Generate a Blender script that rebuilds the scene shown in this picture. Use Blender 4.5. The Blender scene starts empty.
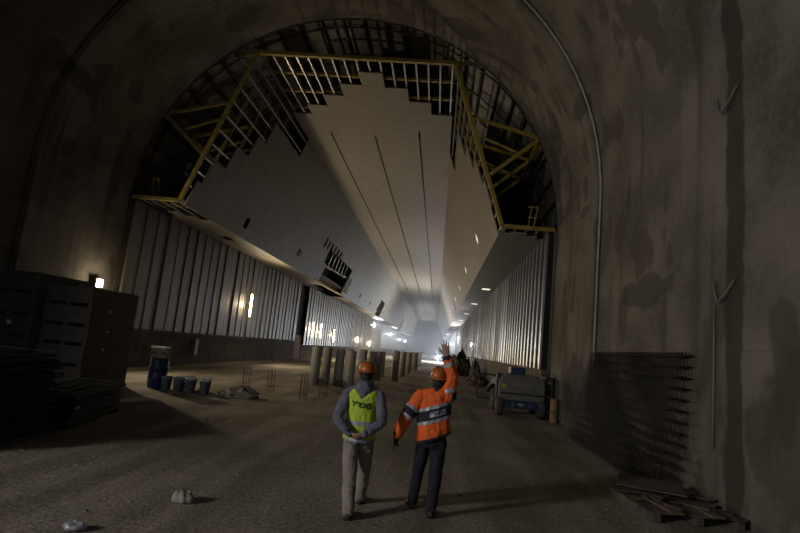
import bpy, bmesh, math, random
from math import sin, cos, pi, radians, sqrt, atan2
from mathutils import Vector as V, Matrix, noise
from mathutils.bvhtree import BVHTree
random.seed(7)
sc = bpy.context.scene
COL = sc.collection

# ------------------------------------------------------------------ camera
def camera():
    f, roll, vx, vy, H = 533.0, radians(5.0), 437.0, 351.0, 2.0
    d = V((vx-400, -(vy-266.5), f)).normalized()
    u = V((sin(roll), cos(roll), 0)); u = (u-d*u.dot(d)).normalized()
    x = u.cross(d)
    if x.x < 0: x = -x
    ex, ey, ez = [V((x[i], d[i], u[i])) for i in range(3)]
    m = Matrix(((ex.x, ey.x, -ez.x, 0), (ex.y, ey.y, -ez.y, 0), (ex.z, ey.z, -ez.z, H), (0, 0, 0, 1)))
    cd = bpy.data.cameras.new('camera'); cd.sensor_width = 36; cd.lens = 36*f/800; cd.clip_end = 1000
    o = bpy.data.objects.new('camera', cd); COL.objects.link(o); o.matrix_world = m
    sc.camera = o
camera()

# ------------------------------------------------------------------ world and exposure
w = bpy.data.worlds.new('world'); sc.world = w; w.use_nodes = True
w.node_tree.nodes['Background'].inputs[0].default_value = (0.62, 0.76, 1.0, 1)
w.node_tree.nodes['Background'].inputs[1].default_value = 0.5
sc.view_settings.view_transform = 'Standard'; sc.view_settings.look = 'None'
sc.view_settings.gamma = 1; sc.view_settings.exposure = 0.0
try: sc.view_settings.use_curve_mapping = False
except Exception: pass
sc.cycles.use_denoising = True
sc.cycles.max_bounces = 8; sc.cycles.diffuse_bounces = 5; sc.cycles.sample_clamp_indirect = 4.0
sc.cycles.caustics_reflective = False; sc.cycles.caustics_refractive = False
WARM = (1.0, 0.82, 0.55); NEUT = (1.0, 0.94, 0.84); COOL = (0.82, 0.89, 1.0)

# ------------------------------------------------------------------ mesh helpers
class MB:
    def __init__(s): s.v = []; s.f = []
    def add(s, vs, fs):
        o = len(s.v); s.v += [tuple(p) for p in vs]; s.f += [tuple(i+o for i in q) for q in fs]; return s
    def box(s, x0, x1, y0, y1, z0, z1):
        return s.add([(x, y, z) for x in (x0, x1) for y in (y0, y1) for z in (z0, z1)],
              [(0,1,3,2),(4,6,7,5),(0,4,5,1),(2,3,7,6),(0,2,6,4),(1,5,7,3)])
    def bbox(s, x0, x1, y0, y1, z0, z1, b):      # chamfered box
        vs = []
        cx, cy, cz = (x0+x1)/2, (y0+y1)/2, (z0+z1)/2
        hx, hy, hz = (x1-x0)/2, (y1-y0)/2, (z1-z0)/2
        bm = bmesh.new(); bmesh.ops.create_cube(bm, size=1)
        for q in bm.verts: q.co = V((cx+q.co.x*2*hx, cy+q.co.y*2*hy, cz+q.co.z*2*hz))
        bmesh.ops.bevel(bm, geom=bm.edges[:], offset=b, segments=2, affect='EDGES', profile=.6)
        bm.verts.index_update()
        s.add([q.co for q in bm.verts], [[q.index for q in fc.verts] for fc in bm.faces]); bm.free(); return s
    def bar(s, a, b, wd, h=None, up=(0, 0, 1)):
        a, b = V(a), V(b); h = h or wd; d = (b-a).normalized(); up = V(up)
        r = d.cross(up)
        if r.length < 1e-3: r = d.cross(V((1, 0, 0)))
        r.normalize(); u = r.cross(d)
        vs = [p+r*i*wd/2+u*j*h/2 for p in (a, b) for i, j in ((-1,-1),(1,-1),(1,1),(-1,1))]
        return s.add(vs, [(0,1,2,3),(7,6,5,4),(0,4,5,1),(1,5,6,2),(2,6,7,3),(3,7,4,0)])
    def tube(s, pts, r, n=8, cap=True):
        pts = [V(p) for p in pts]; rs = r if isinstance(r, (list, tuple)) else [r]*len(pts)
        rings = []; pu = None
        for i, p in enumerate(pts):
            t = (pts[min(i+1, len(pts)-1)]-pts[max(i-1, 0)]).normalized()
            a = pu if pu and abs(pu.dot(t)) < .95 else (V((0, 0, 1)) if abs(t.z) < .9 else V((1, 0, 0)))
            x = t.cross(a).normalized(); y = x.cross(t); pu = y
            rings.append([p+(x*cos(2*pi*k/n)+y*sin(2*pi*k/n))*rs[i] for k in range(n)])
        return s.loft(rings, cap)
    def loft(s, rings, cap=True):
        n = len(rings[0]); vs = [p for r in rings for p in r]; fs = []
        for i in range(len(rings)-1):
            for k in range(n):
                fs.append((i*n+k, i*n+(k+1) % n, (i+1)*n+(k+1) % n, (i+1)*n+k))
        if cap: fs += [tuple(range(n-1, -1, -1)), tuple((len(rings)-1)*n+k for k in range(n))]
        return s.add(vs, fs)
    def lathe(s, prof, n=16, c=(0, 0, 0), cap=True):
        c = V(c); return s.loft([[c+V((r*cos(2*pi*k/n), r*sin(2*pi*k/n), z)) for k in range(n)] for r, z in prof], cap)
    def mesh(s, name, m, smooth=False, fix=True):
        me = bpy.data.meshes.new(name); me.from_pydata(s.v, [], s.f)
        if fix:
            bm = bmesh.new(); bm.from_mesh(me); bmesh.ops.recalc_face_normals(bm, faces=bm.faces[:]); bm.to_mesh(me); bm.free()
        me.materials.append(m)
        if smooth:
            for p in me.polygons: p.use_smooth = True
        return me
    def build(s, name, m, parent=None, smooth=False, fix=True, loc=None):
        return link(name, s.mesh(name, m, smooth, fix), parent, loc)

def link(name, me, parent=None, loc=None, rot=None):
    o = bpy.data.objects.new(name, me); COL.objects.link(o)
    if parent: o.parent = parent
    if loc: o.location = loc
    if rot: o.rotation_euler = rot
    return o
def tag(o, label=None, cat=None, group=None, kind=None):
    if label: o['label'] = label
    if cat: o['category'] = cat
    if group: o['group'] = group
    if kind: o['kind'] = kind
    return o
def empty(name, loc=(0, 0, 0), rz=0, **k):
    o = bpy.data.objects.new(name, None); COL.objects.link(o); o.location = loc; o.rotation_euler = (0, 0, rz)
    o.empty_display_size = .1
    return tag(o, **k)
def copy_tree(o, parent=None):
    c = o.copy(); COL.objects.link(c); c.parent = parent
    for ch in list(o.children): copy_tree(ch, c)
    return c

# ------------------------------------------------------------------ materials
def mat(name, col, rough=.8, metal=0., var=.25, scale=2., bump=0., bscale=None, emit=None, estr=0., detail=6, stretch=(1, 1, 1), col2=None, spec=None):
    m = bpy.data.materials.new(name); m.use_nodes = True; nt = m.node_tree; N = nt.nodes; L = nt.links
    p = N['Principled BSDF']; p.inputs['Roughness'].default_value = rough; p.inputs['Metallic'].default_value = metal
    if spec is not None: p.inputs['Specular IOR Level'].default_value = spec
    tc = N.new('ShaderNodeTexCoord'); mp = N.new('ShaderNodeMapping'); mp.inputs['Scale'].default_value = stretch
    L.new(tc.outputs['Object'], mp.inputs[0])
    n = N.new('ShaderNodeTexNoise'); n.inputs['Scale'].default_value = scale; n.inputs['Detail'].default_value = detail
    L.new(mp.outputs[0], n.inputs['Vector'])
    r = N.new('ShaderNodeValToRGB'); a, b = r.color_ramp.elements
    a.position, b.position = .3, .7
    c2 = col2 or col
    a.color = tuple(c*(1-var) for c in col)+(1,); b.color = tuple(min(1, c*(1+var)) for c in c2)+(1,)
    L.new(n.outputs['Fac'], r.inputs[0]); L.new(r.outputs[0], p.inputs['Base Color'])
    if bump:
        n2 = N.new('ShaderNodeTexNoise'); n2.inputs['Scale'].default_value = bscale or scale*6; n2.inputs['Detail'].default_value = 8
        L.new(tc.outputs['Object'], n2.inputs['Vector'])
        bp = N.new('ShaderNodeBump'); bp.inputs['Strength'].default_value = bump; bp.inputs['Distance'].default_value = .05
        L.new(n2.outputs['Fac'], bp.inputs['Height']); L.new(bp.outputs[0], p.inputs['Normal'])
    if emit:
        p.inputs['Emission Color'].default_value = emit+(1,); p.inputs['Emission Strength'].default_value = estr
    m['ramp'] = 1
    return m

def concrete_lining():
    """Shotcrete/cast lining: formwork board lines, pours, damp stains in wall coordinates (X,Y,Z metres)."""
    m = bpy.data.materials.new('lining_concrete'); m.use_nodes = True; nt = m.node_tree; N = nt.nodes; L = nt.links
    p = N['Principled BSDF']; p.inputs['Roughness'].default_value = .85; p.inputs['Specular IOR Level'].default_value = .25
    g = N.new('ShaderNodeNewGeometry'); pos = g.outputs['Position']
    sp = N.new('ShaderNodeSeparateXYZ'); L.new(pos, sp.inputs[0])
    def math_(op, a, b=None, c=None):
        n = N.new('ShaderNodeMath'); n.operation = op
        for i, q in enumerate((a, b, c)):
            if q is None: continue
            if isinstance(q, (int, float)): n.inputs[i].default_value = q
            else: L.new(q, n.inputs[i])
        return n.outputs[0]
    def nz(scale, detail=6, vec=pos, st=None):
        if st:
            mp = N.new('ShaderNodeMapping'); mp.inputs['Scale'].default_value = st; L.new(vec, mp.inputs[0]); vec = mp.outputs[0]
        n = N.new('ShaderNodeTexNoise'); n.inputs['Scale'].default_value = scale; n.inputs['Detail'].default_value = detail; L.new(vec, n.inputs['Vector']); return n.outputs['Fac']
    def step(v, lo, hi):
        n = N.new('ShaderNodeMapRange'); n.interpolation_type = 'SMOOTHSTEP'; L.new(v, n.inputs[0])
        n.inputs[1].default_value = lo; n.inputs[2].default_value = hi; return n.outputs[0]
    def mix(fac, a, b):
        n = N.new('ShaderNodeMix'); n.data_type = 'RGBA'
        (L.new(fac, n.inputs[0]) if not isinstance(fac, float) else setattr(n.inputs[0], 'default_value', fac))
        for i, q in ((6, a), (7, b)):
            if isinstance(q, tuple): n.inputs[i].default_value = q+(1,)
            else: L.new(q, n.inputs[i])
        return n.outputs[2]
    Y, Z, X = sp.outputs[1], sp.outputs[2], sp.outputs[0]
    base = mix(step(nz(.45), .3, .7), (.082, .074, .064), (.195, .178, .157))
    base = mix(math_('MULTIPLY', step(nz(9), .35, .75), .35), base, (.21, .195, .172))
    # big cloudy pours and streaks running down
    streak = step(nz(1.0, 5, pos, (1.0, 1.6, .10)), .54, .72)
    base = mix(math_('MULTIPLY', streak, .7), base, (.062, .055, .047))
    # damp patches
    damp = step(nz(.55, 7, pos, (1, 1.2, .8)), .575, .62)
    base = mix(math_('MULTIPLY', damp, .7), base, (.075, .065, .055))
    wob = math_('MULTIPLY', math_('SUBTRACT', nz(1.4), .5), .9)
    # wide wet stripe running down the wall beside the cable
    d1 = math_('ABSOLUTE', math_('SUBTRACT', math_('ADD', Y, math_('MULTIPLY', wob, .45)), 8.6))
    s1 = math_('SUBTRACT', 1.0, step(d1, .19, .29))
    base = mix(math_('MULTIPLY', s1, .85), base, (.040, .037, .034))
    # ragged damp band above the rebar mats and dark lower wall
    def blot(y0, z0, ry, rz, amt):
        nonlocal base
        a = math_('DIVIDE', math_('SUBTRACT', Y, y0), ry); b = math_('DIVIDE', math_('SUBTRACT', Z, z0), rz)
        r = math_('SQRT', math_('ADD', math_('MULTIPLY', a, a), math_('MULTIPLY', b, b)))
        r = math_('ADD', r, math_('MULTIPLY', wob, 1.5))
        base = mix(math_('MULTIPLY', math_('SUBTRACT', 1.0, step(r, .75, .98)), amt), base, (.055, .048, .040))
    for q in ((12.2, 3.75, 1.5, .42, .65), (13.6, 3.2, .30, .95, .6), (11.2, 3.1, .25, .8, .5), (17.6, 1.3, 1.3, 1.1, .7),
              (16.2, 10.0, .9, .35, .6), (17.0, 7.7, .35, .5, .6), (17.2, 6.9, .5, .2, .6), (13.5, 6.2, .16, .55, .5), (11.2, 5.6, .18, .5, .5), (11.0, 4.4, .15, .35, .5),
              (6.8, 1.2, 1.7, 1.2, .6), (19.5, 14.6, .7, .5, .65), (9.6, 13.8, 1.2, 1.6, .6)): blot(*q)
    # formwork board lines
    def lines(v, period, wdt, amt, cc=(.085, .075, .062)):
        nonlocal base
        fr = math_('FRACT', math_('DIVIDE', v, period))
        d = math_('ABSOLUTE', math_('SUBTRACT', fr, .5))
        base = mix(math_('MULTIPLY', step(d, .5-wdt, .5), amt), base, cc)
    lines(Z, 1.22, .012, .5); lines(Y, 2.45, .006, .5); lines(Z, .2, .05, .10)
    L.new(base, p.inputs['Base Color'])
    h = math_('ADD', math_('MULTIPLY', nz(3, 8), .7), math_('MULTIPLY', nz(22, 4), .3))
    bp = N.new('ShaderNodeBump'); bp.inputs['Strength'].default_value = .5; bp.inputs['Distance'].default_value = .06
    L.new(h, bp.inputs['Height']); L.new(bp.outputs[0], p.inputs['Normal'])
    return m

def floor_mat():
    m = mat('dusty_ground', (.30, .272, .23), .92, var=.22, scale=.5, spec=.2)
    nt = m.node_tree; N = nt.nodes; L = nt.links; p = N['Principled BSDF']
    old = p.inputs['Base Color'].links[0].from_socket
    tc = N.new('ShaderNodeTexCoord')
    v = N.new('ShaderNodeTexNoise'); v.inputs['Scale'].default_value = 22; v.inputs['Detail'].default_value = 8; v.inputs['Roughness'].default_value = .75; L.new(tc.outputs['Object'], v.inputs['Vector'])
    r = N.new('ShaderNodeValToRGB'); r.color_ramp.elements[0].position = .36; r.color_ramp.elements[1].position = .66
    r.color_ramp.elements[0].color = (.42, .42, .42, 1); r.color_ramp.elements[1].color = (1.45, 1.42, 1.36, 1); L.new(v.outputs['Fac'], r.inputs[0])
    mx = N.new('ShaderNodeMix'); mx.data_type = 'RGBA'; mx.blend_type = 'MULTIPLY'; mx.inputs[0].default_value = 1
    L.new(old, mx.inputs[6]); L.new(r.outputs[0], mx.inputs[7])
    # tyre tracks of darker compacted earth, running down the tunnel and curving
    mp = N.new('ShaderNodeMapping'); mp.inputs['Scale'].default_value = (.9, .10, 1); mp.inputs['Rotation'].default_value = (0, 0, .35); L.new(tc.outputs['Object'], mp.inputs[0])
    t = N.new('ShaderNodeTexNoise'); t.inputs['Scale'].default_value = 1.4; t.inputs['Detail'].default_value = 5; L.new(mp.outputs[0], t.inputs['Vector'])
    r2 = N.new('ShaderNodeValToRGB'); r2.color_ramp.elements[0].position = .42; r2.color_ramp.elements[1].position = .58
    r2.color_ramp.elements[0].color = (.72, .70, .68, 1); r2.color_ramp.elements[1].color = (1.1, 1.1, 1.1, 1); L.new(t.outputs['Fac'], r2.inputs[0])
    m2 = N.new('ShaderNodeMix'); m2.data_type = 'RGBA'; m2.blend_type = 'MULTIPLY'; m2.inputs[0].default_value = 1
    L.new(mx.outputs[2], m2.inputs[6]); L.new(r2.outputs[0], m2.inputs[7]); L.new(m2.outputs[2], p.inputs['Base Color'])
    bp = N.new('ShaderNodeBump'); bp.inputs['Strength'].default_value = .7; bp.inputs['Distance'].default_value = .04
    L.new(v.outputs['Fac'], bp.inputs['Height']); L.new(bp.outputs[0], p.inputs['Normal'])
    return m

M = dict(
    lining=concrete_lining(), floor=floor_mat(),
    shell=mat('membrane', (.16, .15, .13), .6, var=.4, scale=1.2, bump=.3),
    rib=mat('batten', (.03, .03, .03), .6, .3, var=.3),
    panel=mat('ceiling_board', (.245, .220, .178), .62, var=.10, scale=1.6, bump=.10, bscale=30, spec=.35),
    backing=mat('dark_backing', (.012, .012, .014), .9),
    galv=mat('galvanised', (.50, .49, .47), .38, .75, var=.2, scale=6),
    yellow=mat('yellow_steel', (.30, .22, .03), .55, .1, var=.3, scale=4),
    darkyellow=mat('dull_yellow_steel', (.15, .125, .035), .6, .1, var=.3, scale=4),  # darker copy of the frame yellow, mostly for left members
    clad=mat('left_cladding', (.125, .105, .074), .50, .35, var=.30, scale=.8, stretch=(1, 1, .25), bump=.1),
    shiny=mat('bright_cladding', (.42, .41, .40), .32, .8, var=.18, scale=1.2, stretch=(1, 1, .2)),
    brightleft=mat('brown_cladding', (.20, .178, .148), .42, .45, var=.25, scale=1.2, stretch=(1, 1, .2)),
    plinth=mat('plinth_concrete', (.11, .095, .075), .9, var=.35, scale=1.5, bump=.4),
    rust=mat('rust_door', (.22, .075, .025), .75, .1, var=.35, scale=3),
    colc=mat('column_concrete', (.38, .36, .33), .8, var=.14, scale=3, bump=.2),
    rebar=mat('rebar_steel', (.095, .080, .068), .7, .4, var=.4, scale=15),
    rebar_dk=mat('rebar_black', (.022, .020, .020), .75, .2, var=.4, scale=15),
    crate=mat('grey_board', (.12, .107, .088), .85, var=.25, scale=2.5, stretch=(1, 1, 3), bump=.15),
    crate2=mat('grey_board_dark', (.085, .077, .064), .85, var=.25, scale=2.5, stretch=(1, 1, 3), bump=.15),
    wood=mat('pallet_wood', (.13, .095, .060), .85, var=.35, scale=4, stretch=(1, 1, 5), bump=.2),
    woodl=mat('pale_wood', (.26, .18, .10), .8, var=.3, scale=4),
    oldwood=mat('old_pallet_wood', (.085, .072, .058), .9, var=.4, scale=5, bump=.3),
    bluep=mat('blue_plastic', (.012, .022, .095), .45, var=.2),
    pail=mat('pail_plastic', (.16, .19, .23), .5, var=.2, scale=5),
    white=mat('white_paint', (.72, .70, .66), .7, var=.1),
    debris=mat('debris', (.20, .175, .145), .9, var=.5, scale=5, bump=.6),
    rubble=mat('rubble', (.095, .080, .055), .95, var=.6, scale=4, bump=.8),
    black=mat('black', (.012, .012, .013), .6, var=.2),
    rubber=mat('tyre', (.055, .053, .050), .85, var=.3, scale=8, bump=.3),
    mgrey=mat('machine_grey', (.14, .133, .12), .5, .1, var=.2, scale=3),
    mblue=mat('machine_blue', (.012, .028, .085), .45, .1, var=.3, scale=3),
    mletter=mat('machine_lettering', (.42, .38, .30), .6, var=.2),
    lime=mat('lime_sticker', (.36, .40, .04), .6, var=.2),
    alu=mat('aluminium_trim', (.20, .185, .165), .4, .6, var=.1),
    cable=mat('cable_grey', (.17, .16, .15), .6, var=.2),
    housing=mat('lamp_housing', (.08, .08, .08), .5, .4),
    skin=mat('skin', (.36, .21, .15), .55, var=.12, scale=12),
    hair=mat('dark_hair', (.02, .016, .014), .7, var=.3, scale=30),
    helmet=mat('orange_helmet', (.42, .11, .018), .38, var=.12, scale=4),
    hoodie=mat('blue_grey_fleece', (.125, .13, .18), .95, var=.22, scale=9, bump=.25, bscale=60),
    vest=mat('lime_vest', (.44, .60, .045), .75, var=.14, scale=7, bump=.2, bscale=25),
    vestmark=mat('dark_green_print', (.015, .045, .022), .8, var=.1),
    reflect=mat('reflective_silver', (.34, .36, .42), .45, .2, var=.12, scale=20),
    khaki=mat('grey_trousers', (.26, .235, .205), .9, var=.2, scale=6, bump=.3, bscale=18),
    navy=mat('navy_trousers', (.011, .012, .024), .9, var=.25, scale=6, bump=.3, bscale=18),
    orange=mat('orange_jacket', (.78, .125, .016), .75, var=.14, scale=6, bump=.3, bscale=16),
    dark=mat('dark_navy_cloth', (.014, .015, .028), .85, var=.2),
    shoe=mat('dark_boot', (.045, .036, .028), .7, var=.3, scale=12),
    glove=mat('black_glove', (.02, .018, .018), .8, var=.2),
    cloth=mat('pale_rag', (.30, .27, .23), .95, var=.15, scale=6, bump=.3),
    lampwarm=mat('lamp_warm', (1, .9, .7), .5, emit=(1.0, .80, .52), estr=40.),
    lampcool=mat('lamp_cool', (1, 1, 1), .5, emit=(.72, .83, 1.0), estr=40.),
    downlight=mat('downlight_panel', (.9, .9, .9), .5, emit=(1.0, .95, .86), estr=.75),
    downlight2=mat('soffit_light_panel', (.9, .9, .9), .5, emit=(1.0, .88, .70), estr=1.0),
)

# ------------------------------------------------------------------ tunnel dimensions (metres)
XC = -4.57          # tunnel axis
D = 21.0            # where the bare lining ends and the lined hall begins
ZC, R = 6.94, 8.90  # arch centre height and radius at the mouth ring
LZ = 7.09           # soffit height
LI, LO = 6.72, 8.78 # half widths of soffit
TZ, TH = 13.92, 4.30
END = 240.0
def arch(half, r, y, n=24, side=None, zc=ZC, z0=-.3):
    """points of the horseshoe from floor up: side=-1 left half, 1 right half"""
    pts = [V((XC+side*half, y, z0)), V((XC+side*half, y, 2.2)), V((XC+side*half, y, 4.6))]
    for k in range(n+1):
        a = pi/2*k/n; pts.append(V((XC+side*half*cos(a), y, zc+r*sin(a))))
    return pts
def strip(mb, secs, flip=False):
    n = len(secs[0]); vs = [p for s in secs for p in s]; fs = []
    for i in range(len(secs)-1):
        for k in range(n-1):
            q = (i*n+k, i*n+k+1, (i+1)*n+k+1, (i+1)*n+k); fs.append(q[::-1] if flip else q)
    return mb.add(vs, fs)

# ------------------------------------------------------------------ floor
def ground_z(x, y):
    z = .022*noise.noise(V((x*.5, y*.5, 0)))+.012*noise.noise(V((x*2.1, y*2.1, 3)))
    return z
def build_floor():
    ys = []; y = -25.0
    while y < END:
        ys.append(y); y += .22 if 2 < y < 34 else (1.0 if y < 60 else 6.0)
    ys.append(END); xs = [XC-9.4+18.8*i/90 for i in range(91)]
    vs = [(x, y, ground_z(x, y)-.012 if y < 60 else 0) for y in ys for x in xs]; n = len(xs)
    fs = [(j*n+i, j*n+i+1, (j+1)*n+i+1, (j+1)*n+i) for j in range(len(ys)-1) for i in range(n-1)]
    o = MB().add(vs, fs).build('floor', M['floor'], smooth=True, fix=False)
    tag(o, 'uneven dusty earth floor of the tunnel with tyre tracks', kind='structure')
    return o
FLOOR = build_floor()

# ------------------------------------------------------------------ bare lining, near part
for side, nm in ((-1, 'left'), (1, 'right')):
    mb = MB(); J = 15.8
    strip(mb, [arch(9.08, 9.08, y, 24, side) for y in (-25, -14, -6, 0, 4, 8, 12, J)], side > 0)
    strip(mb, [arch(9.08, 9.08, J, 24, side), arch(8.94, 8.94, J+.04, 24, side)], side > 0)
    strip(mb, [arch(8.94, 8.94, J+.04, 24, side), arch(8.90, 8.90, D, 24, side)], side > 0)
    strip(mb, [arch(8.90, 8.90, D, 24, side), arch(9.45, 9.45, D, 24, side)], side > 0)
    o = mb.build('wall_'+nm, M['lining'], smooth=False, fix=False)
    tag(o, 'bare concrete tunnel lining on the %s with damp stains and pour lines' % nm, kind='structure')
    # thin raised rib at the pour joint
    t = MB().tube([p+V((-side*.02 if k < 28 else 0, 0, 0)) for k, p in enumerate(arch(9.04, 9.04, J-.05, 24, side))], .032, 6)
    t.build('joint_strip', M['lining'] if side < 0 else M['colc'], o, smooth=True)
    # ring edge angle
    e = MB().tube(arch(8.90, 8.90, D-.02, 24, side), .05, 6); e.build('edge_angle', M['rib'], o, smooth=True)
    if side > 0:
        x = XC+9.08-.03
        for (z, y) in ((3.35, 8.6), (6.55, 8.55)):
            pts = [(x, y+.55, z+.25), (x, y+.5, z+.02), (x-.05, y+.3, z-.12), (x-.05, y+.1, z-.02), (x, y-.08, z+.2)]
            MB().tube(pts, .018, 6).build('cable_loop', M['cable'], o, smooth=True)
        MB().tube([(x, 9.12, z) for z in (3.2, 2.4, 1.6, .9)], .016, 6).build('conduit', M['cable'], o, smooth=True)
    else:
        x = XC-9.08+.04
        MB().tube([(x, 13.6, 4.25), (x, 15.2, 4.0), (x, 16.8, 3.8), (x, 18.4, 3.72), (x, 19.3, 3.55)], .022, 6).build('lamp_cable', M['cable'], o, smooth=True)

# membrane covered vault behind the cladding
vault = MB()
for side in (-1, 1): strip(vault, [arch(9.45, 9.45, y, 24, side) for y in (D, 30, 45, 70, END)], side > 0)
vault = tag(vault.build('wall_vault', M['shell'], fix=False), 'dark membrane covered vault behind the hall ceiling', kind='structure')
bat = MB().box(-.05, .05, 0, 26, -.05, .05).mesh('batten', M['rib'])
for k in range(1, 30):
    a = pi*k/30
    o = link('batten', bat, vault, (XC+9.36*cos(a), D+.15, ZC+9.36*sin(a)), (0, -a, 0))
rg = MB()
for k in range(8):
    y = D+1.2+k*2.4
    rb = MB().tube([(XC+9.30*cos(pi*i/30), y, ZC+9.30*sin(pi*i/30)) for i in range(31)], .045, 5)
    rb.build('hoop', M['rib'], vault)
bulk = MB().box(XC-9.4, XC+9.4, 120, 120.2, TZ+.6, 17).build('wall_stop', M['backing'])
tag(bulk, 'dark bulkhead closing the void above the hall ceiling', kind='structure')

# ------------------------------------------------------------------ hall ceiling
def slope_pt(side, t, y, off=0.):
    a = V((XC+side*TH, 0, TZ)); b = V((XC+side*LI, 0, LZ)); d = (b-a).normalized(); n = V((-d.z*side, 0, d.x*side))
    if n.z < 0: n = -n
    p = a+d*t+n*off; return V((p.x, y, p.z))
SL = sqrt((LI-TH)**2+(TZ-LZ)**2)
RS = 1.207; PW = SL/6; CW = 2*TH/8
YP = 32.0
def quadslab(mb, corners, n, th):
    """thick slab; corners ccw, n = outward normal of the back"""
    c = [V(q) for q in corners]; vs = c+[q+n*th for q in c]
    mb.add(vs, [(0,1,2,3),(7,6,5,4),(0,4,5,1),(1,5,6,2),(2,6,7,3),(3,7,4,0)])
def slopes_n(side):
    return (slope_pt(side, 0, 0, 1.)-slope_pt(side, 0, 0, 0.))
ceil = MB()
# flat field: strips between slots
slots = (XC-2.66, XC-.08, XC+2.52); edges = [XC-TH]+[q for s in slots for q in (s-.055, s+.055)]+[XC+TH]
for i in range(0, len(edges), 2): ceil.box(edges[i], edges[i+1], YP, END, TZ, TZ+.04)
ceil.box(XC-TH, XC+TH, YP, END, TZ+.16, TZ+.2)
# slopes with cut outs
def in_hole(side, t, y):
    if side < 0:
        if 46.2 < y < 58.8 and 4.15 < t: return not (46.2 < y < 47.4 and t > 5.4)
        if 43.8 < y < 46.2 and 3.55 < t < 4.4: return (int((y-43.8)/.6) % 2 == 0)
        if 46.2 < y < 52 and 3.5 < t < 4.15: return (int((y-46.2)/.7) % 2 == 0)
        if 58.8 < y < 61.5 and 5.0 < t < 7.0: return (int((y-58.8)/.7)+int(t/.5)) % 2 == 0
        if 92 < y < 99 and 4.4 < t: return True
        if 150 < y < 158 and 4.4 < t: return True
        if t > 5.7 and t < 6.35:
            for k in range(30):
                y0 = 38.3+10.6*k
                if 40 < y0+8 and y0 < y < y0+1.0: return True
        return False
    if 70 < y < 71.2 and 5.6 < t < 6.8: return True
    return False
def slope_field(mb, side, y0, y1, dy, dt):
    ts = [SL*i/max(1, round(SL/dt)) for i in range(max(1, round(SL/dt))+1)]
    n = max(1, round((y1-y0)/dy)); yy = [y0+(y1-y0)*i/n for i in range(n+1)]
    nn = slopes_n(side)
    return ts, yy, nn
for side in (-1, 1):
    nn = slopes_n(side)
    # merge runs along y for each narrow strip of t
    ts = [0, 1.2, 2.4, 3.55, 4.15, 4.4, 5.0, 5.45, 5.75, 6.3, 6.8, SL]
    ybreak = sorted({YP, END}|{round(38.3+10.6*k+d, 3) for k in range(20) for d in (0, 1.0)}|{43.8+.6*k for k in range(5)}|{46.2+.7*k for k in range(19)}|{58.8+.7*k for k in range(5)}|{46.2, 47.4, 52., 58.8, 61.5, 92., 99., 150., 158., 70., 71.2})
    for i in range(len(ts)-1):
        tm = (ts[i]+ts[i+1])/2; start = None
        for j in range(len(ybreak)-1):
            ym = (ybreak[j]+ybreak[j+1])/2
            if in_hole(side, tm, ym):
                if start is not None: quadslab(ceil, [slope_pt(side, ts[i], start), slope_pt(side, ts[i+1], start), slope_pt(side, ts[i+1], ybreak[j]), slope_pt(side, ts[i], ybreak[j])], nn, .05); start = None
            elif start is None: start = ybreak[j]
        if start is not None: quadslab(ceil, [slope_pt(side, ts[i], start), slope_pt(side, ts[i+1], start), slope_pt(side, ts[i+1], END), slope_pt(side, ts[i], END)], nn, .05)
CEIL = tag(ceil.build('ceiling', M['panel']), 'faceted board ceiling of the hall with three long slots', kind='structure')
for s in slots:
    MB().box(s-.075, s-.05, YP-3, END, TZ-.025, TZ+.05).build('slot_trim', M['alu'], CEIL)
    MB().box(s+.05, s+.075, YP-3, END, TZ-.025, TZ+.05).build('slot_trim', M['alu'], CEIL)
    MB().box(s-.05, s+.05, YP-3, END, TZ+.03, TZ+.05).build('slot_back', M['backing'], CEIL)
# framing seen through the big opening in the left slope, black sheets painting shade into the small ones
for k in range(6):
    y = 48.2+k*1.6
    MB().bar(slope_pt(-1, 4.1, y, .12), slope_pt(-1, 5.5, y+.5, .12), .10, .08, (0, 1, 0)).build('opening_stud', M['galv'], CEIL)
MB().bar(slope_pt(-1, 4.15, 58.75, .03), slope_pt(-1, SL, 58.75, .03), .16, .10, (0, 1, 0)).build('opening_edge', M['panel'], CEIL)
MB().bar(slope_pt(-1, 5.6, 47.5, .25), slope_pt(-1, 5.2, 58.7, .25), .16, .14).build('opening_beam', M['galv'], CEIL)
MB().bar(slope_pt(-1, SL-.05, 46.2, .05), slope_pt(-1, SL-.05, 58.8, .05), .2, .16).build('opening_sill', M['yellow'], CEIL)
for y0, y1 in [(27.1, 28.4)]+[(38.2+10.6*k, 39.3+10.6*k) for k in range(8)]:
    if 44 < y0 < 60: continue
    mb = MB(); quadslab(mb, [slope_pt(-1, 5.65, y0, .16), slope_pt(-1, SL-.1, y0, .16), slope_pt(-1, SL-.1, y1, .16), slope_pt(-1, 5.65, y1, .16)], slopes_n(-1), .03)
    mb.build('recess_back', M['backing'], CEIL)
# first boards of the flat field, stepped edge
G = .004
flat_start = [26.7, 25.6, 24.4, 23.2, 22.0, 23.3, 24.6, 25.9]
pcache = {}
def flat_panel(x0, x1, y0, y1):
    key = (round(x1-x0, 3), round(y1-y0, 3))
    if key not in pcache: pcache[key] = MB().box(G, x1-x0-G, G, y1-y0-G, 0, .04).mesh('ceiling_board', M['panel'])
    link('ceiling_board', pcache[key], CEIL, (x0, y0, TZ+random.uniform(-.003, .003)))
for c in range(8):
    x0 = XC-TH+c*CW; x1 = x0+CW; y = flat_start[c]
    xs = [x0]+[q for s in slots for q in (s-.055, s+.055) if x0 < q < x1]+[x1]
    while y < YP-.01:
        y1 = min(YP, y+RS) if YP-(y+RS) > .4 else YP
        if y1 > 29.4 and len(xs) == 4:
            flat_panel(x0, xs[1], y, y1); flat_panel(xs[2], x1, y, y1)
        else: flat_panel(x0, x1, y, y1)
        y = y1
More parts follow.
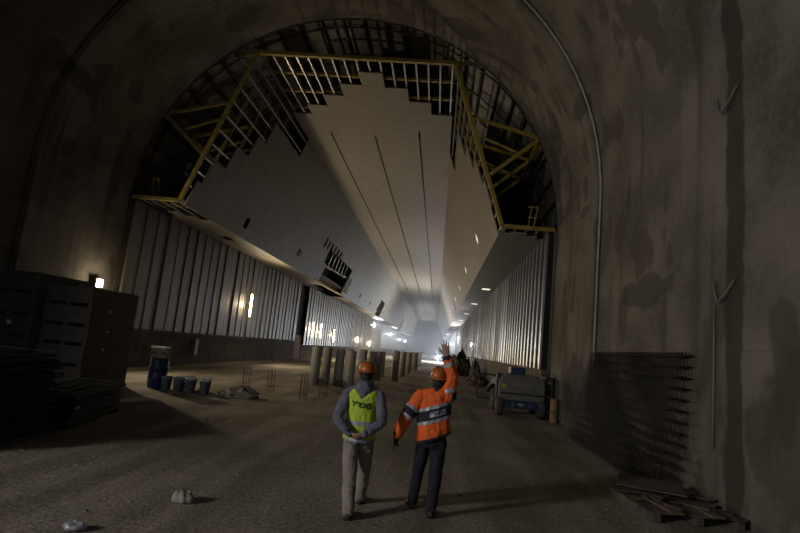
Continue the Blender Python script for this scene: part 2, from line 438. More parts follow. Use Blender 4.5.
l_start = [30.4, 25.6, 24.6, 23.2, 22.1, 21.5]
r_start = [31.2, 25.4, 24.0, 22.7, 22.0, 22.3]
holes_l = (27.6,)
for side, st in ((-1, l_start), (1, r_start)):
    nn = slopes_n(side)
    for r_ in range(6):
        y = st[r_]; t0, t1 = r_*PW+G, (r_+1)*PW-G
        while y < YP-.01:
            y1 = min(YP, y+RS) if YP-(y+RS) > .4 else YP
            mb = MB(); o_ = random.uniform(-.003, .003)
            def sl_(ta, tb, ya, yb): quadslab(mb, [slope_pt(side, ta, ya, o_), slope_pt(side, tb, ya, o_), slope_pt(side, tb, yb, o_), slope_pt(side, ta, yb, o_)], nn, .05)
            hit = side < 0 and r_ == 5 and y < 27.75 < y1
            if hit:
                ya, yb = 27.2, 28.25
                if y+G > ya: ya = y+.15
                if yb > y1-.1: yb = y1-.12
                ta, tb = t0+.06, t0+.66
                sl_(t0, t1, y+G, ya); sl_(t0, t1, yb, y1-G); sl_(t0, ta, ya, yb); sl_(tb, t1, ya, yb)
            else: sl_(t0, t1, y+G, y1-G)
            mb.build('ceiling_board', M['panel'], CEIL)
            y = y1

# soffits on both sides
for side, nm in ((-1, 'left'), (1, 'right')):
    mb = MB(); x0, x1 = sorted((XC+side*LI, XC+side*LO)); cells = []
    if side < 0:
        a, b = x0+.75, x0+1.25; cuts = [28.4, 39.6]; y = 25.0
        hl = [(28.3, 29.4), (39.5, 40.7)]
        for h0, h1 in hl:
            mb.box(x0, x1, y, h0, LZ, LZ+.06); mb.box(x0, a, h0, h1, LZ, LZ+.06); mb.box(b, x1, h0, h1, LZ, LZ+.06); y = h1
        mb.box(x0, x1, y, 50, LZ, LZ+.06); mb.box(x0, x1, 62, END, LZ, LZ+.06)
        steps = [(x0, x0+.5, 24.0), (x0+.5, x0+1.05, 23.0), (x0+1.05, x0+1.5, 23.8), (x0+1.5, x1, 24.4)]
    else:
        mb.box(x0, x1, 25, END, LZ, LZ+.06)
        steps = [(x0, x0+.45, 22.0), (x0+.45, x0+1.1, 21.7), (x0+1.1, x0+1.6, 22.2), (x0+1.6, x1, 22.6)]
    o = tag(mb.build('ceiling_soffit_'+nm, M['panel']), 'flat board soffit running above the %s hall wall' % nm, kind='structure')
    for q in steps: MB().box(q[0]+G, q[1]-G, q[2], 25-G, LZ, LZ+.05).build('soffit_board', M['panel'], o)
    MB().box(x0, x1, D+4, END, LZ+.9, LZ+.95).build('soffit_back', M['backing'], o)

# ------------------------------------------------------------------ steel frame at the mouth of the ceiling
FR = empty('ceiling_frame', (XC, D, 0), label='yellow edge beams and grey studs framing the open front of the hall ceiling', cat='frame')
def fpart(mb, name, m, smooth=False):
    mb.v = [(x-XC, y-D, z) for x, y, z in mb.v]; return mb.build(name, m, FR, smooth)
P_ = [V((XC-LO, D, LZ+.08)), V((XC-LI, D, LZ+.08)), V((XC-TH, D, TZ+.1)), V((XC+TH, D, TZ+.1)), V((XC+LI, D, LZ+.08)), V((XC+LO, D, LZ+.08))]
for i in range(5): fpart(MB().bar(P_[i], P_[i+1], .14, .16, (0, 1, 0)), 'edge_beam', M['darkyellow'] if i == 0 else M['yellow'])
fpart(MB().bar(P_[3], P_[3]+V((1.35, 0, .02)), .12, .14), 'beam_stub', M['darkyellow'])
fpart(MB().bar(P_[2], P_[2]+V((-1.2, .6, .15)), .16, .22), 'beam_stub', M['darkyellow'])
# studs along the hall on the flat, and cross purlins
for k in range(17):
    x = XC-TH+.12+k*(2*TH-.24)/16
    fpart(MB().box(x-.035, x+.035, D+.08, 29, TZ+.055, TZ+.13), 'stud', M['galv'])
for k, y in enumerate((22.75, 24.5, 26.3, 28.1, 30)):
    fpart(MB().box(XC-TH, XC+TH, y-.06, y+.06, TZ+.14, TZ+.26), 'purlin', M['yellow'])
for side in (-1, 1):
    nn = slopes_n(side)
    for k in range(11 if side < 0 else 12):
        t = .25+k*(SL-.4)/(10 if side < 0 else 11)
        a, b = slope_pt(side, t, D+.05, .095), slope_pt(side, t, 31 if t < 1.3 else 27.5, .095)
        fpart(MB().bar(a, b, .075, .07, nn), 'stud', M['galv'])
    for y in (22.4, 23.9, 25.4, 26.9) if side < 0 else (22.3, 23.7, 25.1, 26.5, 28):
        fpart(MB().bar(slope_pt(side, .1, y, .20), slope_pt(side, SL-.05, y, .20), .10, .12, nn), 'purlin', M['yellow'] if side > 0 else M['darkyellow'])
    # studs under the soffit edge
    for k in range(5):
        x = XC+side*(LI+.15+k*(LO-LI-.3)/4)
        fpart(MB().box(x-.04, x+.04, D+.08, 25.2, LZ+.065, LZ+.14), 'stud', M['galv'])
    for y in (22.6, 24.2): fpart(MB().box(*sorted((XC+side*LI, XC+side*LO)), y-.05, y+.05, LZ+.15, LZ+.25), 'purlin', M['darkyellow'])
    # struts to the vault
    m = M['darkyellow'] if side < 0 else M['yellow']
    for dy, full in ((0.05, 1), (2.6, 1), (5.2, 0)):
        y = D+dy
        hub = V((XC+side*8.02, y, 10.95)); 
        fpart(MB().bar(slope_pt(side, 2.45, y, .2), hub, .10, .13), 'strut', m)
        fpart(MB().bar(slope_pt(side, 4.95, y, .2), hub, .12, .15), 'strut', m)
        if full: fpart(MB().bar(slope_pt(side, 3.3, y, .2), V((XC+side*7.1, y, 10.3)), .07, .09), 'strut', m)
    fpart(MB().bar((XC+side*8.02, D-.02, 10.95), (XC+side*8.02, D+6, 10.95), .14, .2), 'hub_beam', m)
    # guard rail on the soffit
    xr = XC+side*7.75
    for dx in (0, .22): fpart(MB().bar((xr+side*dx, D+.15, LZ+.1), (xr+side*(dx+.12), D+.15, LZ+1.05), .045), 'rail_post', m)
    for z in (.55, .98): fpart(MB().bar((xr-.03, D+.15, LZ+z), (xr+side*.36, D+.15, LZ+z), .04), 'rail', m)

# ------------------------------------------------------------------ hall side walls
XL, XR = XC-8.60, XC+8.60
wl = MB().box(XL-.6, XL-.25, D+.02, END, 0, LZ).build('wall_left_hall', M['plinth'])
tag(wl, 'lower left hall wall of dark concrete behind the ribbed cladding', kind='structure')
wr = MB().box(XR+.25, XR+.6, D+.02, END, 0, LZ).build('wall_right_hall', M['plinth'])
tag(wr, 'lower right hall wall of brown concrete behind the metal cladding', kind='structure')
# left: plinth and panels
MB().box(XL-.26, XL-.02, D+.02, 49.2, -.05, 1.52).build('plinth', M['plinth'], wl)
MB().box(XL-.2, XL+.04, D+.02, 49.2, 1.5, 1.66).build('rail', M['plinth'], wl)
pan = MB().box(0, .04, .02, .98, 1.66, LZ-.02).box(.0, .085, .0, .05, 1.66, LZ-.02).mesh('cladding_panel', M['clad'])
for k in range(28): link('cladding_panel', pan, wl, (XL-.06+random.uniform(-.02, .02), D+.05+k*1.0, 0), (0, 0, random.uniform(-.012, .012)))
MB().bbox(XL+.05, XL+.22, 28.2, 28.55, .5, 1.35, .02).build('switch_box', M['mgrey'], wl)
MB().box(XL-.25, XL-.05, 49.3, 51.6, 0, 2.2).build('service_door', M['rust'], wl)
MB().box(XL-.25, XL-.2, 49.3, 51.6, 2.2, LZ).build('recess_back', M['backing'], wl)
pan2 = MB().box(0, .05, .015, 1.19, 1.30, LZ-.02).box(.04, .12, 0, .06, 1.30, LZ-.02).mesh('cladding_panel', M['brightleft'])
for k in range(60): link('cladding_panel', pan2, wl, (XL+.02+random.uniform(-.02, .02), 51.8+k*1.2, 0))
MB().box(XL-.2, XL+.08, 123.8, END, 1.3, LZ).build('cladding_run', M['brightleft'], wl)
MB().box(XL-.26, XL-.05, 51.8, END, -.05, 1.3).build('plinth', M['plinth'], wl)
# right: bare studs then sheets
MB().box(XR+.0, XR+.26, D+.02, END, -.05, 1.62).build('plinth', M['plinth'], wr)
MB().box(XR-.02, XR+.24, D+.1, 50, 1.62, 1.70).build('rail', M['plinth'], wr)
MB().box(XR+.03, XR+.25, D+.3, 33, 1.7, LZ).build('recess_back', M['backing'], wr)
stud = MB().box(-.02, .055, 0, .03, 1.70, LZ-.02).box(-.02, -.012, 0, .34, 1.70, LZ-.02).mesh('stud', M['shiny'])
for k in range(12): link('stud', stud, wr, (XR-.03, D+.35+k*.92, 0))
pan3 = MB().box(0, .05, .015, 1.19, 1.70, LZ-.02).box(-.07, .01, 0, .06, 1.70, LZ-.02).mesh('cladding_panel', M['shiny'])
for k in range(75): link('cladding_panel', pan3, wr, (XR+random.uniform(-.03, .02), 32.3+k*1.2, 0), (0, 0, random.uniform(-.02, .02)))
MB().box(XR-.05, XR+.2, 122.5, END, 1.7, LZ).build('cladding_run', M['shiny'], wr)
# far end
we = tag(MB().box(XC-9.6, XC+9.6, END, END+.5, 0, 17).build('wall_end', M['plinth']), 'bulkhead wall closing the far end of the hall', kind='structure')

# ------------------------------------------------------------------ lamps
def lamp_light(parent, loc, col, power, rad, kind='POINT', rot=None, size=None, spot=None):
    ld = bpy.data.lights.new('bulb', kind); ld.color = col; ld.energy = power
    if kind == 'POINT' or kind == 'SPOT': ld.shadow_soft_size = rad
    if kind == 'SPOT': ld.spot_size = spot or radians(140); ld.spot_blend = .6
    if kind == 'AREA': ld.shape = 'RECTANGLE'; ld.size, ld.size_y = size
    o = bpy.data.objects.new('bulb', ld); COL.objects.link(o); o.parent = parent; o.location = loc
    if rot: o.rotation_euler = rot
    return o
ORD = ('first', 'second', 'third', 'fourth', 'fifth', 'sixth', 'seventh')
def wall_lamp(x, y, z, side, cool, power, label, group, h=.55, wdt=.16, tilt=8):
    """strip flood lamp fixed to a wall; side=+1: the wall is to the left, the lamp faces +x"""
    e = empty('wall_lamp', (x, y, z), label=label, cat='lamp', group=group)
    MB().bbox(0, side*.10, -wdt/2-.03, wdt/2+.03, -h/2-.04, h/2+.04, .015).build('housing', M['housing'], e) if side > 0 else MB().bbox(-.10, 0, -wdt/2-.03, wdt/2+.03, -h/2-.04, h/2+.04, .015).build('housing', M['housing'], e)
    a, b = sorted((side*.10, side*.17))
    MB().bbox(a, b, -wdt/2, wdt/2, -h/2, h/2, .02).build('glass', M['lampcool'] if cool else M['lampwarm'], e)
    MB().box(*sorted((0, -side*.14)), -.03, .03, -.03, .03).build('bracket', M['housing'], e)
    ld = lamp_light(e, (side*.22, 0, 0), COOL if cool else WARM, power, .12, 'SPOT', (0, -side*radians(90+tilt), 0), spot=radians(172))
    lamp_light(e, (side*.30, 0, 0), COOL if cool else WARM, power*(.05 if z < 6 else .05), .1)
    return e
xl = XL+.14
wall_lamp(XC-8.92+.16, 19.65, 3.30, 1, 0, 900, 'bright warm flood lamp on the concrete behind the crates', None, .30, .30)
wall_lamp(xl, 35.6, 3.82, 1, 0, 1400, 'warm strip lamp alone on the ribbed left wall', None, 1.5, .16)
for i, (y, z) in enumerate(((54.6, 2.9), (58.4, 2.9), (66.0, 2.6))): wall_lamp(xl, y, z, 1, 0, 900, 'warm strip lamp on the wall panels, %s past the rusty door' % ORD[i], 'strip lamps behind the rusty door', 1.5, .16)
for i, (y, z) in enumerate(((86, 2.5), (102, 2.1))): wall_lamp(xl, y, z, 1, 0, 3000, 'warm strip lamp on the wall panels, %s past the rusty door' % ORD[i+3], 'strip lamps further down', .9, .14)
for i, (y, z) in enumerate(((106, 5.84), (146, 5.2), (183, 4.6), (215, 4.6))): wall_lamp(xl, y, z, 1, 1, 6000, 'cold white flood lamp under the left soffit, %s past the strip lamps' % ORD[i], 'cold flood lamps on the left', .8, .8)
for i, (y, z) in enumerate(((61, 3.1), (102, 4.8), (160, 4.5), (200, 4.5))): wall_lamp(XR-.14, y, z, -1, 1, 6500 if y > 70 else 700, 'added cold white flood lamp on the right metal wall, %s past the lift' % ORD[i], 'added cold flood lamps on the right', .3, .3)  # added lamps that brighten the right cladding and the far end
# assumed unseen flood lamp behind the camera, lights the people and right wall
fl = empty('assumed_flood_lamp', (XC-8.9, -4.0, 5.2), label='assumed flood lamp on the left lining, unseen behind the photographer', cat='lamp')
MB().bbox(0, .18, -.3, .3, -.2, .2, .02).build('housing', M['housing'], fl)
MB().box(.18, .21, -.26, .26, -.16, .16).build('glass', M['lampwarm'], fl)
dv = V((13.8, 12.5, -4.2)).normalized()
lb = lamp_light(fl, (.45, .2, -.05), NEUT, 3900, 1.0, 'SPOT', dv.to_track_quat('-Z', 'Y').to_euler(), spot=radians(82)); lb.data.spot_blend = .8

# square light panels in the right slope and soffit
nnR = slopes_n(1)
for i, y in enumerate((29.5, 41.2, 52.9, 64.6, 76.3)):
    t = 5.85; q = .30; mb = MB()
    o = empty('slope_light', slope_pt(1, t, y), label='small white diamond light panel in the ceiling slope, %s from the yellow frame' % ORD[i], cat='light panel', group='square lights in the right slope')
    c = slope_pt(1, t, y)
    quadslab(mb, [slope_pt(1, t-q, y, -.004)-c, slope_pt(1, t, y+q, -.004)-c, slope_pt(1, t+q, y, -.004)-c, slope_pt(1, t, y-q, -.004)-c], -nnR, .012)
    mb.build('diffuser', M['downlight'], o)
    q = .34; mb = MB(); quadslab(mb, [slope_pt(1, t-q, y, -.001)-c, slope_pt(1, t, y+q, -.001)-c, slope_pt(1, t+q, y, -.001)-c, slope_pt(1, t, y-q, -.001)-c], -nnR, .008)
    mb.build('rim', M['panel'], o)
for i, y in enumerate((41.4, 54.5, 69, 84, 100, 116, 132)):
    o = empty('soffit_light', (3.35, y, LZ), label='small lit square panel in the flat soffit, %s from the yellow frame' % ORD[i], cat='light panel', group='square lights in the right soffit')
    MB().box(-.30, .30, -.42, .42, -.02, -.004).build('diffuser', M['downlight2'], o)
    MB().box(-.34, .34, -.46, .46, -.012, -.001).build('rim', M['panel'], o)

def flood_stand(x, y, h, power, label, cool=True):
    e = empty('flood_lamp_stand', (x, y, 0), label=label, cat='lamp')
    MB().tube([(0, 0, .3), (0, 0, h)], .03).build('pole', M['housing'], e)
    for k in range(3):
        a = 2*pi*k/3; MB().tube([(0, 0, .5), (.4*cos(a), .4*sin(a), 0)], .02).build('leg', M['housing'], e)
    MB().bbox(-.25, .25, -.06, .06, h-.15, h+.2, .02).build('head', M['housing'], e)
    MB().box(-.22, .22, -.10, -.055, h-.12, h+.17).build('glass', M['lampcool'], e)
    lamp_light(e, (0, -.35, h), COOL if cool else WARM, power, .15)
flood_stand(.25, 95, 1.0, 4500, 'floodlight on a tripod on the floor far down the hall')

# ------------------------------------------------------------------ columns and starter bars
col_h = 1.72
def column(x, y, h, r, label, group):
    e = empty('concrete_column', (x, y, ground_z(x, y)-.03), label=label, cat='column', group=group, kind='thing')
    MB().lathe([(r, 0), (r, h-.03), (r-.02, h)], 20).build('shaft', M['colc'], e, smooth=True)
    MB().lathe([(r*.55, h-.001), (r*.5, h+.006)], 14).build('top_mark', M['plinth'], e)
for x, y in ((-5.38, 24.1), (-5.17, 25.5), (-4.62, 25.9), (-4.75, 29.4), (-3.86, 24.5), (-3.75, 27.6), (-3.35, 28.4), (-3.35, 31.4), (-3.55, 35.5), (-2.38, 32.2), (-2.85, 38.5), (-2.30, 37.6), (-2.62, 45.0), (-2.25, 44.0), (-2.35, 51.5), (-1.95, 50.2), (-2.1, 58), (-2.0, 66)):
    lb_ = 'grey concrete column stub with its foot beside the black boxes' if y < 26 else ('grey concrete column stub in the dense row behind the black boxes' if y < 32 else 'grey concrete column stub in the thin row leading into the hall')
    column(x, y, col_h+random.uniform(-.08, .06), .22, lb_, 'column stubs, '+('front' if y < 26 else 'middle' if y < 32 else 'far'))
for x, y in ((-4.90, 23.9), (-4.32, 24.3)):
    e = empty('base_form', (x, y, ground_z(x, y)-.02), label='low black formwork box at the feet of the nearest column stubs', cat='box', group='black boxes at the columns')
    MB().bbox(-.2, .2, -.15, .15, 0, .26, .015).build('body', M['black'], e)
    MB().box(-.23, .23, -.18, .18, .26, .29).build('lid', M['rubber'], e)
for (x, y, n, lb) in ((-6.42, 18.3, 5, 'cluster of upright rusty starter bars beside the grey debris heap'), (-5.82, 19.2, 4, 'cluster of thin starter bars in the lit floor strip'),
                   (-4.22, 17.6, 5, 'cluster of tall dark starter bars before the first column stub'), (-3.82, 18.8, 5, 'cluster of starter bars before the black boxes')):
    e = empty('starter_bars', (x, y, ground_z(x, y)-.03), label=lb, cat='rebar', group='starter bars')
    for k in range(n):
        a = 2*pi*k/n; p = V((.13*cos(a), .13*sin(a), 0)); h = random.uniform(.72, .92)
        MB().tube([p, p+V((random.uniform(-.03, .03), random.uniform(-.03, .03), h))], .012, 6).build('bar', M['rebar'], e)
    MB().tube([(.14*cos(2*pi*k/12), .14*sin(2*pi*k/12), .2) for k in range(13)], .008, 5).build('stirrup', M['rebar'], e)

# ------------------------------------------------------------------ crates
def crate_mesh(L_, W_, h, m):
    """one pallet box: body, corner posts, skids as separate meshes; local origin front right corner"""
    body = MB().box(-L_+.02, -.02, .02, W_-.02, .13, h-.01).mesh('body', m)
    lid = MB().bbox(-L_, 0, 0, W_, h-.04, h, .006).mesh('lid', m)
    deck = MB().bbox(-L_, 0, 0, W_, .095, .135, .006).mesh('deck', m)
    boards = MB().box(-L_+.05, -.05, -.002, .022, 0, .06).mesh('x', m)
    post = MB().box(-.09, 0, -.012, .09, .13, h-.04).mesh('corner_post', M['wood'])
    skid = MB().box(-.12, 0, 0, W_, 0, .098).mesh('skid', M['wood'])
    return body, lid, deck, post, skid
def crate_stack(x, y, rz, L_, W_, hs, who, m, mm):
    z = ground_z(x, y)-.01
    words = ('bottom', 'second', 'third', 'fourth', 'top')
    for k, h in enumerate(hs):
        body, lid, deck, post, skid = crate_mesh(L_, W_, h, mm)
        e = empty('pallet_crate', (x+random.uniform(-.03, .03), y+random.uniform(-.03, .03), z), rz+random.uniform(-.012, .012), label='grey board pallet crate, %s of the stack %s' % (words[k], who), cat='crate', group='stacked pallet crates')
        link('body', body, e); link('lid', lid, e); link('deck', deck, e)
        link('corner_post', post, e); link('corner_post', post, e, (-L_+.09, 0, 0))
        for q in (0, -L_/2+.06, -L_+.12): link('skid', skid, e, (q, 0, 0))
        z += h+.002
        if m == 'a' and k in (1, 2, 3):
            MB().bbox(.003, .016, W_*.35, W_*.35+.10, h-.10, h-.04, .003).build('tag', M['white'], e)
        if m == 'b' and k == 2: MB().bbox(-.75, -.6, -.012, .004, h-.25, h-.15, .004).build('sticker', M['white'], e)
crate_stack(-9.52, 14.05, -.06, 1.42, 2.05, (.62, .56, .52, .56, .54), 'beside the blue barrel', 'a', M['crate'])
crate_stack(-11.12, 13.95, -.05, 1.55, 2.05, (.66, .60, .58, .62, .60), 'nearer the dark concrete', 'b', M['crate2'])

# ------------------------------------------------------------------ rebar bundles on the left
def bundle(x, y, rz, L_, W_, H_, label, nx, nz_):
    e = empty('rebar_bundle', (x, y, ground_z(x, y)-.02), rz, label=label, cat='rebar bundle', group='rebar bundles')
    mb = MB()
    for i in range(nx):
        for j in range(nz_):
            px = -W_/2+W_*(i+.5)/nx+random.uniform(-.02, .02); pz = .08+(H_-.1)*(j+.5)/nz_+random.uniform(-.02, .02)
            e0, e1 = random.uniform(-.12, .12), random.uniform(-.12, .12); r = random.uniform(.014, .024)
            if j == nz_-1 and random.random() < .35: continue
            mb.tube([(px, -L_/2+e0, pz), (px+random.uniform(-.04, .04), 0, pz+random.uniform(-.02, .02)), (px, L_/2+e1, pz)], r, 6)
    b = mb.build('bars', M['rebar_dk'], e); b['kind'] = 'stuff'
    for q in (-.36, .36):
        MB().box(-W_/2-.06, W_/2+.06, q*L_-.05, q*L_+.05, 0, .085).build('bearer', M['oldwood'], e)
        MB().tube([(-W_/2-.02, q*L_, .06), (-W_/2-.02, q*L_, H_+.01), (W_/2+.02, q*L_, H_+.01), (W_/2+.02, q*L_, .06), (-W_/2-.02, q*L_, .06)], .012, 5).build('tie_wire', M['rebar_dk'], e)
    for px, pz, q in ((W_*.2, H_*.7, -.02), (W_*.52, H_*.55, .2)):
        MB().bbox(px-.05, px+.04, -L_/2-.15+q, -L_/2-.13+q, pz, pz+.05, .004).build('tag', M['white'], e)
    return e
bundle(-7.18, 10.55, .25, 2.7, 1.05, .66, 'low bundle of black reinforcing bars beside the crate stack', 17, 10)
bundle(-6.98, 7.85, .06, 2.0, 1.4, 1.36, 'tall dark stack of reinforcing bars beside the low bundle', 20, 17)

# ------------------------------------------------------------------ barrel, box, pails, debris
e = empty('barrel', (-8.66, 16.55, ground_z(-8.66, 16.55)-.01), label='dark blue plastic barrel standing beside the crate stack', cat='barrel')
MB().lathe([(.24, 0), (.27, .04), (.28, .28), (.295, .30), (.295, .34), (.28, .36), (.28, .58), (.295, .6), (.295, .64), (.28, .66), (.27, .86), (.25, .9)], 24).build('body', M['bluep'], e, smooth=True)
MB().lathe([(.262, .885), (.268, .9), (.268, .935), (.25, .94)], 24).build('lid', M['black'], e, smooth=True)
e = empty('wooden_box', (-8.66, 16.55, ground_z(-8.66, 16.55)+.932), .1, label='small wooden box with a pale lid lying on the blue barrel', cat='box')
MB().box(-.24, .24, -.2, .2, .0, .28).build('body', M['woodl'], e)
for q in (-.16, .16): MB().box(q-.07, q+.07, -.212, -.199, .11, .17).build('hand_slot', M['black'], e)
MB().bbox(-.27, .2, -.23, .22, .28, .34, .01).build('lid', M['white'], e)
pl = None
for k, (x, y, l) in enumerate(((-8.22, 16.3, 0), (-7.98, 16.72, 0), (-7.80, 16.25, 0), (-7.62, 16.72, 0), (-7.45, 16.32, 0), (-7.18, 16.8, 0), (-7.02, 16.38, 0), (-7.9, 17.15, 0))):
    if pl is None:
        pl = empty('pail', label='grey-blue plastic pail in the cluster beside the blue barrel', cat='pail', group='pails beside the barrel')
        MB().lathe([(.13, 0), (.165, .36), (.175, .36), (.175, .40), (.16, .40)], 18).build('body', M['pail'], pl, smooth=True)
        MB().lathe([(.178, .385), (.178, .415), (.15, .42)], 18).build('lid', M['pail'], pl, smooth=True)
        MB().tube([(.178*cos(a), .178*sin(a)*.3-.17, .37-.12*sin(a)) for a in [pi*i/10 for i in range(11)]], .006, 5).build('handle', M['galv'], pl)
        o = pl
    else: o = copy_tree(pl)
    o.location = (x, y, ground_z(x, y)-.01); o.rotation_euler = (0, 0, random.uniform(0, 6))
def lump(name, loc, rx, ry, h, m, label, cat, seed, n=26, rough=.35, boards=0, kind=None):
    e = empty(name, loc, label=label, cat=cat)
    if kind: e['kind'] = kind
    mb = MB(); rings = []
    for i in range(9):
        u = i/8; ring = []
        for k in range(n):
            a = 2*pi*k/n; d = 1+rough*noise.noise(V((cos(a)*1.6+seed, sin(a)*1.6, u*3)))
            rr = (1-u**2.2)**.8 if i < 8 else .02
            z = h*(u**.8)*(1+.75*noise.noise(V((cos(a)*2+seed, sin(a)*2, u*4+9))))+(.05*h*noise.noise(V((a*4, u*9, seed))) if i else 0)
            d += rough*.5*noise.noise(V((cos(a)*5+seed, sin(a)*5, u*7)))
            ring.append(V((rx*rr*d*cos(a), ry*rr*d*sin(a), z if i else -.05)))
        rings.append(ring)
    mb.loft(rings).build('mound', m, e)
    for k in range(boards):
        a = random.uniform(0, 2*pi); p = V((rx*.5*cos(a), ry*.5*sin(a), h*.45)); q = p+V((random.uniform(-.4, .4), random.uniform(-.2, .2), random.uniform(.0, .2)*h))
        MB().bar(p, q, .09, .03).build('scrap', M['cloth'] if k % 3 == 0 else M['oldwood'], e)
    for k in range(6+boards):
        a = random.uniform(0, 2*pi); rr = random.uniform(.75, 1.15); s = random.uniform(.04, .11)*(.5+h)
        bm = bmesh.new(); bmesh.ops.create_icosphere(bm, subdivisions=1, radius=s)
        for v in bm.verts: v.co *= 1+.4*noise.noise(v.co*9+V((k, seed, 0)))
        mb = MB(); mb.add([v.co+V((rx*rr*cos(a), ry*rr*sin(a), s*.5)) for v in bm.verts], [[v.index for v in f.verts] for f in bm.faces]); bm.free()
        mb.build('stone', m, e)
    return e
lump('debris_heap', (-5.95, 16.6, 0), .62, .40, .26, M['debris'], 'pale heap of rubble and scraps at the foot of the starter bars', 'debris', 3, boards=5)
lump('rubble_heap', (2.35, 52, 0), 1.15, 2.4, 1.75, M['rubble'], 'tall brown heap of spoil against the right plinth', 'rubble', 5)
lump('rubble_heap', (2.85, 37.6, 0), .78, 2.2, .70, M['rubble'], 'low dark heap of spoil nearer the lift machine', 'rubble', 8)
lump('rubble_heap', (3.25, 45, 0), .5, 1.6, 1.3, M['rubble'], 'narrow middle heap of spoil against the right plinth', 'rubble', 12)
def rag(loc, sx, sy, h, m, label, seed):
    n, k_ = 40, 12; vs = []
    for j in range(k_+1):
        u = j/k_
        for i in range(n):
            a = 2*pi*i/n; c, d = cos(a), sin(a)
            rr = (1-(1-u)**1.6)*(1+.28*noise.noise(V((c*1.7+seed, d*1.7, 0)))+.12*noise.noise(V((c*4+seed, d*4, 3))))
            z = h*sqrt(max(0, 1-u*u))*(1+.5*noise.noise(V((c*u*2.5+seed, d*u*2.5, 5))))+.18*h*noise.noise(V((c*u*6, d*u*6, seed)))*(1-u)+.006
            vs.append((sx*rr*c, sy*rr*d, z))
    fs = [(j*n+i, j*n+(i+1) % n, (j+1)*n+(i+1) % n, (j+1)*n+i) for j in range(k_) for i in range(n)]
    o = MB().add(vs, fs).build('rag', m, None, smooth=True, loc=loc, fix=True)
    o.modifiers.new('thick', 'SOLIDIFY').thickness = .012
    return tag(o, label, 'rag')
rag((-2.76, 6.3, ground_z(-2.76, 6.3)-.005), .12, .10, .11, M['cloth'], 'crumpled pale rag lying alone on the dusty floor', 2)
rag((-3.27, 5.16, ground_z(-3.27, 5.16)-.005), .11, .08, .06, M['reflect'], 'small bluish scrap of plastic sheet on the floor', 6)
gv = MB()
for k in range(420):
    x, y = random.uniform(-7.5, 3.6), random.uniform(4.2, 23)
    if (x+5.95)**2+(y-16.6)**2 < 2: continue
    s = random.choice((.008, .012, .016, .02, .03)); bm = bmesh.new(); bmesh.ops.create_icosphere(bm, subdivisions=1, radius=s)
    gv.add([V((v.co.x*(1+.4*random.random()), v.co.y, v.co.z*.6))+V((x, y, ground_z(x, y)-.008)) for v in bm.verts], [[v.index for v in f.verts] for f in bm.faces]); bm.free()
tag(gv.build('gravel', M['debris']), 'small loose stones scattered over the dusty floor', 'gravel', kind='stuff')

# ------------------------------------------------------------------ rebar mats leaning on the right wall
xw = XC+9.08
longbar = {}
for mi in range(4):
    off = .085*mi; Lm = 5.45
    top = V((xw-.07-off*.55, 0, 2.42-.01*mi)); bot = V((xw-.50-off, 0, .02))
    e = empty('rebar_mat', (0, 0, 0), label='rusty welded rebar mat leaning on the stained concrete, %s' % ('flat against the wall', 'second from the wall', 'third from the wall', 'outermost of the four')[mi], cat='rebar mat', group='leaning rebar mats')
    y0, y1 = 9.78+mi*.05, 15.15+mi*.12
    d = top-bot
    lb = MB().tube([(0, 0, 0), (0, y1-y0, 0)], .011, 6).mesh('long_bar', M['rebar_dk'])
    for k in range(13):
        p = bot+d*(k+.25)/12.6; link('long_bar', lb, e, (p.x, y0, p.z+.012))
    cb = MB().tube([(0, 0, 0), d*1.0], .008, 5).mesh('cross_bar', M['rebar_dk'])
    n = 44
    for k in range(n): link('cross_bar', cb, e, (bot.x-.018, y0+.06+(y1-y0-.12)*k/(n-1), bot.z))

# ------------------------------------------------------------------ broken pallet on the right
e = empty('wooden_pallet', (3.72, 8.75, .0), .10, label='broken wooden pallet with a board sheet lying by the concrete', cat='pallet')
for q in (-.62, -.02, .55): MB().box(q-.05, q+.05, -.75, .70, .0, .10).build('bearer', M['oldwood'], e)
for k, q in enumerate((-.72, -.42, -.02, .40)): MB().box(-.72, .66, q, q+(.16 if k else .2), .10, .125).build('slat', M['oldwood'], e)
for q in (-.35, .22): MB().box(q-.09, q+.09, -.78, -.15, .127, .155).build('slat', M['wood'], e)
for k in range(6):
    a = V((random.uniform(-.6, .5), random.uniform(-.7, .3), .17)); b = a+V((random.uniform(-.45, .45), random.uniform(-.35, .35), 0))
    MB().bar(a, b, .07, .025).build('splinter', M['oldwood'], e)
e2 = MB().bar((-.50, 0, 0), (.48, 0, 0), 1.0, .02); o = e2.build('board_sheet', M['oldwood'], None, loc=(3.62, 9.30, .225)); o.rotation_euler = (.0, .0, -.35)
tag(o, 'thin board sheet lying across the broken pallet', 'board')

